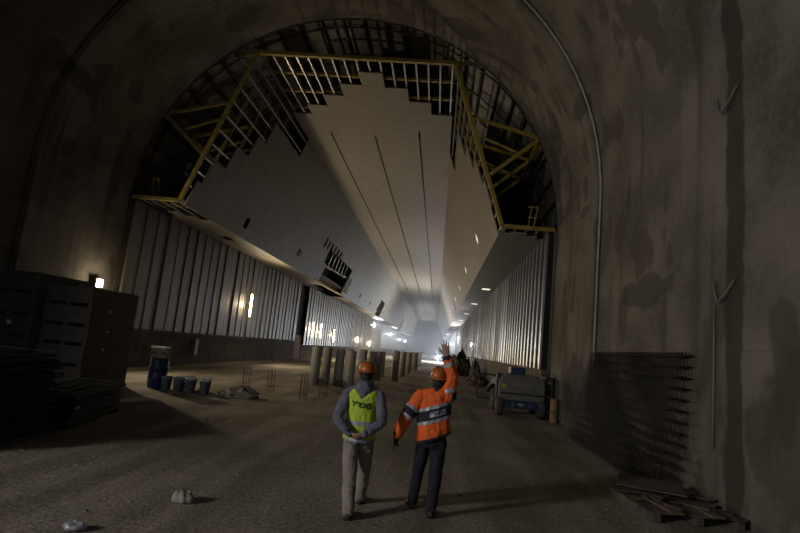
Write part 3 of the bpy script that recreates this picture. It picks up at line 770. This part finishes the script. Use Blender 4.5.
# ------------------------------------------------------------------ boom lift seen from behind
E_ = empty('boom_lift', (3.08, 19.75, 0), .0, label='grey and blue boom lift parked by the right wall', cat='lift')
cw = MB()
prof = [(-.74, .56), (-.80, .66), (-.80, 1.08), (-.77, 1.26), (-.68, 1.40), (-.5, 1.46), (.5, 1.46), (.68, 1.40), (.77, 1.26), (.80, 1.08), (.80, .66), (.74, .56)]
rings = []
for y, s in ((-.36, .90), (-.42, .97), (-.40, 1.0), (.5, 1.0), (.55, .97)):
    rings.append([V((x*s, y+(.10*abs(x) if y < 0 else 0)+(.06 if s < .95 else 0), .98+(z-.98)*s)) for x, z in prof])
cwo = cw.loft(rings[1:]).build('counterweight', M['mgrey'], E_)
MB().bbox(-.76, .76, -.44, -.36, .78, .82, .008).build('seam', M['black'], cwo)
glyph = MB(); x = -.34
for k, st in enumerate(('lbm', 'ltmb', 'lr m', 'ltm', 'lmtb', 'ltb', 'tlrb', 'lr b')):
    wd, h = .065, .085; y = -.425+.02
    yy = -.395
    for c in st:
        q = dict(l=(0, .018, 0, h), r=(wd-.018, wd, 0, h), t=(0, wd, h-.018, h), m=(0, wd, h/2-.009, h/2+.009), b=(0, wd, 0, .018)).get(c)
        if q: glyph.box(x+q[0], x+q[1], yy, yy+.02, 1.06+q[2], 1.06+q[3])
    x += .085
glyph.build('lettering', M['mletter'], cwo)
MB().bbox(-.70, -.56, -.372, -.352, .98, 1.10, .01).build('sticker', M['lime'], cwo)
MB().bbox(-.62, .62, -.35, 1.5, .30, .56, .03).build('chassis', M['mblue'], E_)
for q in (-.3, 0, .28): MB().tube([(q, -.36, .5), (q+.05, -.40, .42), (q-.03, -.36, .34)], .02, 6).build('hose', M['cable'], E_)
MB().bbox(-.12, .1, -.40, -.34, .40, .47, .01).build('bracket', M['galv'], E_)
MB().bbox(-.40, .12, -.15, .6, 1.45, 1.70, .03).build('turret', M['mblue'], E_)
wh = MB()
prof2 = [(.0, -.11), (.20, -.11), (.30, -.12), (.35, -.09), (.36, 0), (.35, .09), (.30, .12), (.20, .11), (.0, .11)]
whm = MB().loft([[V((z, r*cos(2*pi*k/22), r*sin(2*pi*k/22))) for k in range(22)] for r, z in prof2[1:-1]]).mesh('wheel', M['rubber'], True)
hubm = MB().loft([[V((z, r*cos(2*pi*k/12), r*sin(2*pi*k/12))) for k in range(12)] for r, z in ((.17, -.13), (.17, .13), (.05, .14))]).mesh('hub', M['mgrey'])
for sx in (-1, 1):
    for y in (-.12, 1.5):
        o = link('wheel', whm, E_, (sx*.72, y, .355)); link('hub', hubm, o)
MB().bar((-.55, .4, 1.2), (-.62, 3.2, 1.0), .18, .24).build('boom', M['mblue'], E_)
MB().bar((-.62, 3.2, 1.0), (-.72, 4.6, .55), .14, .18).build('jib', M['black'], E_)
bk = MB().box(-1.15, -.35, 4.6, 5.4, .12, .17).build('basket_floor', M['black'], E_)
for x_, y_ in ((-1.15, 4.6), (-.35, 4.6), (-1.15, 5.4), (-.35, 5.4)): MB().bar((x_, y_, .17), (x_, y_, 1.2), .04).build('basket_post', M['black'], E_)
for z in (.65, 1.2):
    for a, b in (((-1.15, 4.6), (-.35, 4.6)), ((-1.15, 5.4), (-.35, 5.4)), ((-1.15, 4.6), (-1.15, 5.4)), ((-.35, 4.6), (-.35, 5.4))): MB().bar(a+(z,), b+(z,), .04).build('basket_rail', M['black'], E_)
MB().bbox(-.86, -.70, -.1, .3, .55, 1.45, .03).build('tank', M['black'], E_)
# things stacked on the wall side of the lift
e = empty('drum', (4.13, 19.05, -.02), label='small dull yellow drum wedged between lift wheel and wall', cat='drum')
MB().lathe([(.12, 0), (.13, .05), (.13, .75), (.12, .8)], 16).build('body', M['woodl'], e, smooth=True)
MB().lathe([(.136, .35), (.136, .40)], 16).build('hoop', M['rebar'], e)
for k, (z, s) in enumerate(((0, .5), (.502, .5), (1.004, .46))):
    e = empty('tool_box', (4.10, 20.25, z-.01), label='dark metal tool box by the wall behind the drum, %s of three' % ('bottom', 'middle', 'top')[k], cat='box', group='tool boxes by the wall')
    MB().bbox(-.14, .14, -.4, .4, 0, s-.06, .02).build('body', M['rubber'], e)
    MB().bbox(-.15, .15, -.41, .41, s-.06, s, .015).build('lid', M['black'], e)
    MB().bbox(-.06, .06, -.43, -.405, s*.5, s*.5+.05, .008).build('handle', M['galv'], e)

# ------------------------------------------------------------------ people
def limb(pts, rs, n=14):
    """tapered limb with rounded ends: list of (V, r)"""
    pts = [V(p) for p in pts]; out_p, out_r = [], []
    # smooth subdivision
    for i in range(len(pts)-1):
        for k in range(4):
            t = k/4; p0 = pts[max(i-1, 0)]; p1 = pts[i]; p2 = pts[i+1]; p3 = pts[min(i+2, len(pts)-1)]
            q = .5*((2*p1)+(p2-p0)*t*.6+(2*p0*.3-2*p1*.3+0*p1)*0)
            c = p1.lerp(p2, t)
            m1, m2 = (p2-p0)*.22, (p3-p1)*.22
            h = (2*t**3-3*t**2+1)*p1+(t**3-2*t**2+t)*m1+(-2*t**3+3*t**2)*p2+(t**3-t**2)*m2
            out_p.append(h); out_r.append(rs[i]+(rs[i+1]-rs[i])*t)
    out_p.append(pts[-1]); out_r.append(rs[-1])
    a = (out_p[0]-out_p[1]).normalized(); b = (out_p[-1]-out_p[-2]).normalized()
    r0, r1 = out_r[0], out_r[-1]
    P = [out_p[0]+a*r0*.95, out_p[0]+a*r0*.6]+out_p+[out_p[-1]+b*r1*.6, out_p[-1]+b*r1*.95]
    Rr = [r0*.3, r0*.8]+out_r+[r1*.8, r1*.3]
    return MB().tube(P, Rr, n)
def ellipse_stack(rings, n=20):
    """rings: (center, rx, ry[, right_vec]) stacked upward"""
    out = []
    for q in rings:
        c, rx, ry = V(q[0]), q[1], q[2]; r = V(q[3]).normalized() if len(q) > 3 else V((1, 0, 0))
        f = V((0, 0, 1)).cross(r).normalized()
        out.append([c+r*rx*cos(2*pi*k/n)*1.0+f*ry*sin(2*pi*k/n) for k in range(n)])
    return MB().loft(out)
def ellipsoid(c, rx, ry, rz, n=16, m=10, rot=None):
    c = V(c); rings = []
    for i in range(1, m):
        a = -pi/2+pi*i/m
        rings.append([V((rx*cos(a)*cos(2*pi*k/n), ry*cos(a)*sin(2*pi*k/n), rz*sin(a))) for k in range(n)])
    if rot: rings = [[rot @ p for p in r] for r in rings]
    return MB().loft([[c+p for p in r] for r in rings])
def union(name, parts, m, parent, voxel=.012, smooth=6, wrinkle=0., wscale=14., origin=None):
    mb = MB()
    for p in parts: mb.add(p.v, p.f)
    me = mb.mesh(name, m); o = bpy.data.objects.new('tmp', me); COL.objects.link(o)
    r = o.modifiers.new('r', 'REMESH'); r.mode = 'VOXEL'; r.voxel_size = voxel
    s = o.modifiers.new('s', 'SMOOTH'); s.iterations = smooth; s.factor = .5
    dg = bpy.context.evaluated_depsgraph_get()
    me2 = bpy.data.meshes.new_from_object(o.evaluated_get(dg)); bpy.data.objects.remove(o)
    if wrinkle:
        ns = [v.normal.copy() for v in me2.vertices]
        for v, nn in zip(me2.vertices, ns):
            c = v.co
            d = noise.noise(V((c.x*wscale, c.y*wscale, c.z*wscale*.55)))+.6*noise.noise(V((c.x*wscale*2.1, c.y*wscale*2.1, c.z*wscale*1.3+5)))
            v.co = c+nn*d*wrinkle
    for p in me2.polygons: p.use_smooth = True
    if not me2.materials: me2.materials.append(m)
    me2.name = name
    return link(name, me2, parent)
def patch(name, src, pred, off, m, parent):
    """faces of src that satisfy pred, lifted off the surface"""
    me = src.data; keep = [p for p in me.polygons if pred(p.center, p.normal)]
    if not keep: return None
    idx = {}; vs = []; fs = []
    for p in keep:
        f = []
        for i in p.vertices:
            if i not in idx: idx[i] = len(vs); vs.append(me.vertices[i].co+me.vertices[i].normal*off)
            f.append(idx[i])
        fs.append(f)
    return MB().add(vs, fs).build(name, m, parent, smooth=True, fix=False)
def decal(name, rects, origin, right, up, src, m, parent, lift=.004):
    """thin marks wrapped onto the back of a garment; rects = quads in (u,v) metres"""
    bvh = BVHTree.FromPolygons([v.co for v in src.data.vertices], [tuple(p.vertices) for p in src.data.polygons])
    mb = MB(); o, r, u = V(origin), V(right), V(up)
    for q in rects:
        vs = []; n = 4
        for j in range(n+1):
            for i in range(n+1):
                s, t = i/n, j/n
                a = V(q[0]).lerp(V(q[1]), s).lerp(V(q[3]).lerp(V(q[2]), s), t)
                p = o+r*a.x+u*a.y; hit = bvh.ray_cast(p, V((0, 1, 0)))
                vs.append((hit[0] if hit[0] else p)-V((0, lift, 0)))
        mb.add(vs, [(j*(n+1)+i, j*(n+1)+i+1, (j+1)*(n+1)+i+1, (j+1)*(n+1)+i) for j in range(n) for i in range(n)])
    return mb.build(name, m, parent, smooth=True, fix=False)
def seg(a, b, w_):
    a, b = V(a), V(b); d = (b-a).normalized(); p = V((-d.y, d.x))*w_/2
    return [tuple(a-p), tuple(b-p), tuple(b+p), tuple(a+p)]
def hand(wrist, d, n, side, curl=.3, spread=.08, s=1.0):
    """wrist position, finger direction d, palm normal n, side = +1 thumb along +(d x n)"""
    wrist, d, n = V(wrist), V(d).normalized(), V(n).normalized(); n = (n-d*n.dot(d)).normalized(); x = d.cross(n)*side
    parts = [ellipse_stack([(V((0, 0, 0)), .027*s, .02*s), (V((0, 0, .03*s)), .036*s, .017*s), (V((0, 0, .07*s)), .042*s, .015*s), (V((0, 0, .095*s)), .039*s, .012*s)], 14)]
    B = Matrix(((x.x, n.x, d.x), (x.y, n.y, d.y), (x.z, n.z, d.z)))
    for p in parts: p.v = [tuple(wrist+B @ V(q)) for q in p.v]
    for k, (fx, L_) in enumerate(((.031, .070), (.011, .080), (-.010, .074), (-.030, .058))):
        base = V((fx*s, 0, .088*s)); a = (fx/.03)*spread; dr = V((sin(a), 0, cos(a))); pts = [base]; c = 0; p = base
        for j, q in enumerate((.45, .32, .26)):
            c += curl*(1 if j else .6); v = dr*cos(c)+V((0, 1, 0))*sin(c); p = p+v*L_*q*s; pts.append(p)
        pts = [wrist+B @ q for q in pts]; parts.append(limb(pts, [.0098*s, .0095*s, .0085*s, .007*s], 10))
    tb = [V((.026, .004, .022)), V((.048, .010, .050)), V((.062, .016+.02*curl, .078)), V((.068-.02*curl, .02+.05*curl, .102))]
    parts.append(limb([wrist+B @ (q*s) for q in tb], [.014*s, .0115*s, .0105*s, .008*s], 10))
    return parts
def head(c, yaw=0., tilt=0.):
    """skull, jaw, nose, ears, facing +y; c = skull centre"""
    c = V(c); rt = Matrix.Rotation(yaw, 3, 'Z') @ Matrix.Rotation(tilt, 3, 'Y'); parts = []
    def tr(mb): mb.v = [tuple(c+rt @ V(p)) for p in mb.v]; parts.append(mb)
    tr(ellipsoid((0, -.005, .02), .075, .095, .10)); tr(ellipsoid((0, .03, -.055), .055, .062, .065))
    tr(limb([(0, .088, -.005), (0, .105, -.03)], [.010, .014], 8)); tr(ellipsoid((0, .086, -.063), .025, .010, .008, 10, 6))
    for q in (-1, 1):
        tr(ellipsoid((q*.078, -.005, -.015), .010, .022, .032, 10, 8)); tr(ellipsoid((q*.032, .082, .012), .014, .008, .009, 8, 6))
    return parts, rt
def helmet(c, rt, parent, m):
    c = V(c); sh = MB(); n = 28; rings = []
    def tr(mb): mb.v = [tuple(c+rt @ V(p)) for p in mb.v]; return mb
    for rz, rr in ((.0, 1.0), (.03, 1.0), (.06, .96), (.09, .87), (.115, .70), (.13, .48), (.137, .2), (.138, .02)):
        rings.append([V((.108*rr*cos(2*pi*k/n), (.130*rr)*sin(2*pi*k/n), rz)) for k in range(n)])
    o = tr(sh.loft(rings)).build('shell', m, parent, smooth=True)
    br = []
    for z, g in ((.012, .0), (.002, .016), (-.006, .018), (-.004, -.004)):
        br.append([V(((.108+g)*cos(2*pi*k/n), (.130+g+(.05*max(0, sin(2*pi*k/n))**2 if g > .01 else 0))*sin(2*pi*k/n), z-(.012 if sin(2*pi*k/n) > .6 and g > .01 else 0))) for k in range(n)])
    tr(MB().loft(br, False)).build('brim', m, o, smooth=True)
    for q in (-.035, 0, .035):
        tr(MB().tube([(q, .11*cos(a), .03+.108*sin(a)+.003) for a in [pi*(.08+.84*i/14) for i in range(15)]], .008, 8)).build('ridge', m, o, smooth=True)
    tr(MB().tube([(.098*cos(a), .112*sin(a)-.004, -.022) for a in [pi+pi*i/12 for i in range(13)]], .012, 8)).build('nape_strap', M['black'], o, smooth=True)
    return o
def boot(heel, toe, parent):
    heel, toe = V(heel), V(toe); d = toe-heel; L_ = d.length; d = V((d.x, d.y, 0)).normalized(); r = V((d.y, -d.x, 0)); mb = []
    rings = []
    for t, w_, h, z0 in ((-.02, .030, .060, 0), (.03, .036, .075, 0), (.09, .038, .085, 0), (.16, .042, .06, 0), (.22, .046, .045, 0), (.27, .038, .035, 0), (.29, .02, .02, .004)):
        c = heel+d*t; rings.append([c+r*w_*cos(2*pi*k/14)+V((0, 0, max(0, h*(.5+.5*sin(2*pi*k/14))+z0+.012))) for k in range(14)])
    up = limb([heel+d*.075+V((0, 0, .05)), heel+d*.08+V((0, 0, .11))], [.036, .036], 12)
    o = union('boot', [MB().loft(rings), up], M['shoe'], parent, .008, 3)
    so = []
    for t, w_ in ((-.03, .028), (.0, .038), (.09, .038), (.16, .044), (.22, .048), (.27, .040), (.297, .022)):
        c = heel+d*t; so.append([c-r*w_, c+r*w_, c+r*w_+V((0, 0, .018)), c-r*w_+V((0, 0, .018))])
    MB().loft(so).build('sole', M['black'], o)
    return o

# ---- person in the lime vest, hands clasped behind the back
P1 = empty('person', (0, 0, 0), label='person in a lime vest, grey trousers and orange helmet, hands clasped behind back', cat='person', group='people walking into the hall')
hc = V((-.855, 6.83, 1.612)); hp, hrot = head(hc, .05)
shL, elL, wrL = V((-1.055, 6.79, 1.375)), V((-1.135, 6.64, 1.085)), V((-.955, 6.555, .925))
shR, elR, wrR = V((-.665, 6.79, 1.385)), V((-.585, 6.64, 1.095)), V((-.775, 6.555, .935))
hipL, knL, anL = V((-.955, 6.79, .87)), V((-.93, 6.74, .47)), V((-.862, 6.495, .10))
hipR, knR, anR = V((-.775, 6.81, .87)), V((-.785, 7.03, .50)), V((-.815, 7.14, .10))
tors = [((-.865, 6.80, .80), .155, .11), ((-.865, 6.80, .90), .165, .115), ((-.862, 6.80, 1.05), .155, .105), ((-.86, 6.80, 1.20), .170, .112), ((-.86, 6.80, 1.32), .180, .110), ((-.86, 6.80, 1.41), .14, .085), ((-.858, 6.81, 1.46), .07, .06)]
body = [ellipse_stack(tors), limb([(-.857, 6.81, 1.42), (-.856, 6.825, 1.56)], [.055, .052])]+hp
body += [limb([shL, elL, wrL], [.055, .042, .027]), limb([shR, elR, wrR], [.055, .042, .027])]
body += [limb([hipL, knL, anL], [.085, .056, .040]), limb([hipR, knR, anR], [.085, .056, .040])]
body += hand(wrL, V((.95, -.05, -.35)), V((0, .6, .5)), -1, .45, .04)+hand(wrR, V((-.95, -.16, -.30)), V((0, .7, .5)), 1, .5, .04)
union('body', body, M['skin'], P1, .0065, 3)
def grow(t, g, gy=None): return [(q[0], q[1]+g, q[2]+(gy if gy else g)) for q in t]
hd = [ellipse_stack(grow(tors[1:], .022)), limb([shL, elL, wrL], [.074, .066, .047]), limb([shR, elR, wrR], [.074, .066, .047]),
      limb([(-1.0, 6.79, 1.40), (-.86, 6.78, 1.44), (-.72, 6.79, 1.41)], [.07, .075, .07]), ellipsoid((-.857, 6.728, 1.445), .112, .075, .100), ellipsoid((-.857, 6.79, 1.50), .092, .09, .06), ellipsoid((-.857, 6.70, 1.39), .06, .05, .08)]
HD = union('hoodie', hd, M['hoodie'], P1, .011, 3, .010, 15)
for wv, ev in ((wrL, elL), (wrR, elR)):
    d = (wv-ev).normalized(); MB().tube([wv-d*.045, wv-d*.005, wv+d*.005], [.050, .045, .038], 14).build('cuff', M['dark'], HD, smooth=True)
vt = [((-.865, 6.79, .82), .205, .165), ((-.865, 6.79, .88), .203, .163), ((-.862, 6.795, 1.0), .192, .150), ((-.86, 6.795, 1.12), .190, .148), ((-.86, 6.79, 1.26), .196, .148), ((-.86, 6.79, 1.36), .212, .142), ((-.86, 6.795, 1.43), .185, .115), ((-.86, 6.80, 1.462), .11, .085)]
vm = union('vest_tmp', [ellipse_stack(vt)], M['vest'], None, .010, 3, .009, 13)
def invest(c, n):
    if c.z < .835+.03*sin(c.x*9) or c.z > 1.458: return False
    # v neck at the nape where the hood hangs
    return not (abs(c.x+.857) < .115*(c.z-1.335)/.12+.01 and c.z > 1.335 and c.y < 6.85)
VS = patch('vest', vm, invest, 0, M['vest'], P1); bpy.data.objects.remove(vm)
VS.modifiers.new('thick', 'SOLIDIFY').thickness = .006
patch('reflective_band', VS, lambda c, n: 1.015 < c.z-.03*(c.x+.86) < 1.065, .005, M['reflect'], VS)
patch('hem_band', VS, lambda c, n: c.z < .853, .004, M['reflect'], VS)
st = []
def glyphs(q): st.extend(q)
W_ = .013
glyphs([seg((-.118, .035), (-.088, .002), W_), seg((-.065, .037), (-.100, -.028), W_)])
glyphs([seg((-.060, .028), (-.020, .024), W_), seg((-.022, .026), (-.026, -.028), W_), seg((-.052, .022), (-.058, -.004), W_*.8)])
glyphs([seg((-.008, .022), (.040, .018), W_), seg((.038, .020), (.036, -.028), W_), seg((-.004, .020), (-.008, -.026), W_), seg((-.012, -.025), (.040, -.030), W_)])
c0 = (.092, -.008)
for k in range(6):
    a, b = pi/3*k+.2, pi/3*(k+2)+.2
    glyphs([seg((c0[0]+.040*cos(a), c0[1]+.040*sin(a)), (c0[0]+.040*cos(b), c0[1]+.040*sin(b)), W_)])
glyphs([seg((.045, -.006), (.06, -.006), W_)])
decal('vest_print', st, (-.862, 6.0, 1.262), (1, 0, -.03), (.03, 0, 1), VS, M['vestmark'], VS, .007)
tr = [ellipse_stack([((-.865, 6.80, .80), .175, .128), ((-.865, 6.80, .86), .185, .135), ((-.865, 6.80, .95), .175, .125)]),
      limb([hipL, knL, anL+V((0, 0, -.035))], [.112, .086, .074]), limb([hipR, knR, anR+V((0, 0, -.035))], [.110, .084, .072])]
TR = union('trousers', tr, M['khaki'], P1, .011, 3, .010, 13)
MB().bar((-1.0, 6.672, .80), (-.93, 6.655, .79), .008, .006).build('pocket_edge', M['shoe'], TR)
boot((-.862, 6.44, -.012), (-.86, 6.72, 0), P1); boot((-.815, 7.09, -.012), (-.80, 7.37, 0), P1)
helmet(hc+V((0, -.012, .037)), hrot @ Matrix.Rotation(-.06, 3, 'X'), P1, M['helmet'])
HR = ellipsoid(hc+V((0, -.025, -.005)), .083, .088, .085)
HR.f = [f for f in HR.f]; ho = HR.build('hair', M['hair'], P1, smooth=True)

# ---- person in the orange jacket, right arm raised
P2 = empty('person', (0, 0, 0), label='person in an orange jacket and helmet, dark trousers, raising one arm', cat='person', group='people walking into the hall')
hc = V((.055, 7.03, 1.625)); hp, hrot = head(hc, -.25, .06)
shL, elL, wrL = V((-.155, 7.0, 1.40)), V((-.315, 6.95, 1.14)), V((-.405, 7.0, .905))
shR, elR, wrR = V((.195, 7.0, 1.45)), V((.215, 6.99, 1.69)), V((.13, 6.98, 1.945))
hipL, knL, anL = V((-.055, 7.03, .87)), V((-.105, 7.18, .49)), V((-.15, 7.25, .11))
hipR, knR, anR = V((.125, 7.01, .87)), V((.115, 7.02, .47)), V((.09, 6.955, .10))
tors = [((.035, 7.02, .80), .150, .11), ((.035, 7.02, .92), .16, .11), ((.035, 7.01, 1.05), .155, .105), ((.03, 7.0, 1.2), .17, .11), ((.03, 7.0, 1.33), .18, .11), ((.035, 7.0, 1.42), .14, .09), ((.045, 7.01, 1.48), .065, .06)]
body = [ellipse_stack(tors), limb([(.045, 7.01, 1.43), (.053, 7.025, 1.57)], [.055, .052])]+hp
body += [limb([shL, elL, wrL], [.056, .043, .028]), limb([shR, elR, wrR], [.056, .043, .028]), limb([hipL, knL, anL], [.085, .056, .040]), limb([hipR, knR, anR], [.085, .056, .040])]
body += hand(wrR, V((-.20, 0, 1)), V((0, 1, .05)), 1, .10, .17, 1.18)
union('body', body, M['skin'], P2, .0065, 3)
jt = [((.045, 7.01, .82), .205, .155), ((.045, 7.01, .93), .215, .165), ((.04, 7.0, 1.06), .212, .160), ((.03, 7.0, 1.2), .212, .155), ((.025, 7.0, 1.32), .212, .150), ((.03, 7.0, 1.41), .18, .125), ((.04, 7.0, 1.47), .12, .10), ((.045, 7.01, 1.505), .08, .078)]
jk = [ellipse_stack(jt), limb([shL, elL, wrL-(wrL-elL)*.06], [.100, .088, .066]), limb([shR, elR, wrR-(wrR-elR)*.22], [.098, .084, .068]),
      limb([(-.12, 7.0, 1.42), (.04, 6.99, 1.46), (.18, 7.0, 1.46)], [.085, .09, .088])]
jm = union('jacket_tmp', jk, M['orange'], None, .010, 3, .013, 12)
hem = lambda x: .90+.40*(x-.03)
JK = patch('jacket', jm, lambda c, n: c.z > hem(c.x) or c.x < -.22, 0, M['orange'], P2); bpy.data.objects.remove(jm)
JK.modifiers.new('thick', 'SOLIDIFY').thickness = .008
patch('dark_hem', JK, lambda c, n: c.x > -.19 and c.z-hem(c.x) < .035 and c.z < 1.1, .006, M['dark'], JK)
zp = lambda c: c.z-.36*(c.x-.03)
# on the torso the band rises to the right; on the hanging sleeve it crosses the upper arm
def on_torso(c): return c.x > -.175+.2*(c.z-1.2) and c.z < 1.46
dA = (elL-shL).normalized()
def sl(c): return (c-shL).dot(dA)
def on_sleeve(c): return not on_torso(c) and c.z < 1.35
patch('reflective_band', JK, lambda c, n: on_torso(c) and (1.285 < zp(c) < 1.325 or 1.115 < zp(c) < 1.155), .004, M['reflect'], JK)
patch('dark_band', JK, lambda c, n: on_torso(c) and 1.155 <= zp(c) <= 1.285, .0035, M['dark'], JK)
patch('reflective_band', JK, lambda c, n: on_sleeve(c) and (.155 < sl(c) < .19 or .275 < sl(c) < .315), .004, M['reflect'], JK)
patch('dark_band', JK, lambda c, n: on_sleeve(c) and .19 <= sl(c) <= .275, .0035, M['dark'], JK)
dB = (wrR-elR).normalized()
patch('reflective_band', JK, lambda c, n: c.z > 1.6 and .135 < (c-elR).dot(dB) < .185, .004, M['reflect'], JK)
patch('reflective_band', JK, lambda c, n: c.x > .14 and 1.495 < c.z-.3*(c.x-.2) < 1.545, .004, M['reflect'], JK)
patch('dark_underarm', JK, lambda c, n: c.x > .235 and 1.27 < c.z < 1.50, .0036, M['dark'], JK)
MB().tube([elR+dB*.185, elR+dB*.24, elR+dB*.275], [.064, .062, .052], 16).build('dark_cuff', M['dark'], JK, smooth=True)
MB().tube([elL+(wrL-elL)*.88, elL+(wrL-elL)*.98, elL+(wrL-elL)*1.03], [.066, .064, .055], 16).build('dark_cuff', M['dark'], JK, smooth=True)
decal('back_patch', [[(-.085, -.036), (.105, -.036), (.105, .030), (-.085, .030)]], (.065, 6.0, 1.235), (1, 0, .36), (0, 0, 1), JK, M['reflect'], JK, .007)
st = []
x = -.02
for k in range(6):
    st.append(seg((x, -.016), (x, .012), .006)); 
    if k % 2: st.append(seg((x-.012, .010), (x+.004, .010), .006))
    else: st.append(seg((x-.004, -.014), (x+.012, -.014), .006))
    x += .020
decal('patch_print', st, (.065, 6.0, 1.235), (1, 0, .36), (0, 0, 1), JK, M['dark'], JK, .011)
decal('patch_badge', [[(-.068, -.028), (-.036, -.028), (-.036, .004), (-.068, .004)]], (.065, 6.0, 1.235), (1, 0, .36), (0, 0, 1), JK, M['white'], JK, .012)
decal('patch_badge', [[(-.062, .008), (-.046, .008), (-.046, .022), (-.062, .022)]], (.065, 6.0, 1.235), (1, 0, .36), (0, 0, 1), JK, M['bluep'], JK, .012)
CO = union('collar', [MB().tube([(.045, 7.005, 1.455), (.048, 7.01, 1.50), (.052, 7.018, 1.545)], [.098, .090, .082], 18)], M['dark'], P2, .009, 3)
gl = hand(wrL+V((0, 0, -.01)), V((-.18, .1, -1)), V((.5, .6, 0)), -1, .85, .02, 1.05)
union('glove', gl, M['glove'], P2, .006, 3)
tr = [ellipse_stack([((.035, 7.02, .80), .165, .125), ((.035, 7.02, .88), .18, .135), ((.035, 7.02, 1.0), .172, .128)]),
      limb([hipL, knL, anL+V((0, 0, -.045))], [.108, .080, .066]), limb([hipR, knR, anR+V((0, 0, -.045))], [.108, .082, .068])]
union('trousers', tr, M['navy'], P2, .011, 3, .009, 13)
boot((-.15, 7.20, -.012), (-.21, 7.47, 0), P2); boot((.09, 6.90, -.012), (.10, 7.18, 0), P2)
helmet(hc+V((0, -.012, .037)), hrot @ Matrix.Rotation(.10, 3, 'X'), P2, M['helmet'])
ellipsoid(hc+V((0, -.022, -.005)), .083, .088, .088).build('hair', M['hair'], P2, smooth=True)
gw = wrL+V((-.03, .03, -.105))
tag(MB().tube([gw+V((.015, -.01, .03)), gw+V((-.012, -.03, -.085))], .008, 8).build('pencil', M['woodl']), 'short brown stick held in the gloved hand', 'stick')

# ------------------------------------------------------------------ dust haze hanging in the far part of the hall
hm = bpy.data.materials.new('dust_haze'); hm.use_nodes = True; nt = hm.node_tree; nt.nodes.clear()
out = nt.nodes.new('ShaderNodeOutputMaterial'); vs_ = nt.nodes.new('ShaderNodeVolumeScatter')
vs_.inputs['Color'].default_value = (.95, .96, 1, 1); vs_.inputs['Density'].default_value = .0032; vs_.inputs['Anisotropy'].default_value = .3
nt.links.new(vs_.outputs[0], out.inputs['Volume'])
hz = MB()
sec = [(XC-8.3, .1), (XC+8.3, .1), (XC+8.3, LZ-.05), (XC+LI-.05, LZ-.05), (XC+TH-.05, TZ-.05), (XC-TH+.05, TZ-.05), (XC-LI+.05, LZ-.05), (XC-8.3, LZ-.05)]
hz.loft([[V((x, y, z)) for x, z in sec] for y in (68, END-.5)])
tag(hz.build('dust_haze', hm), 'thin pale dust haze hanging in the far part of the hall', 'haze', kind='stuff')
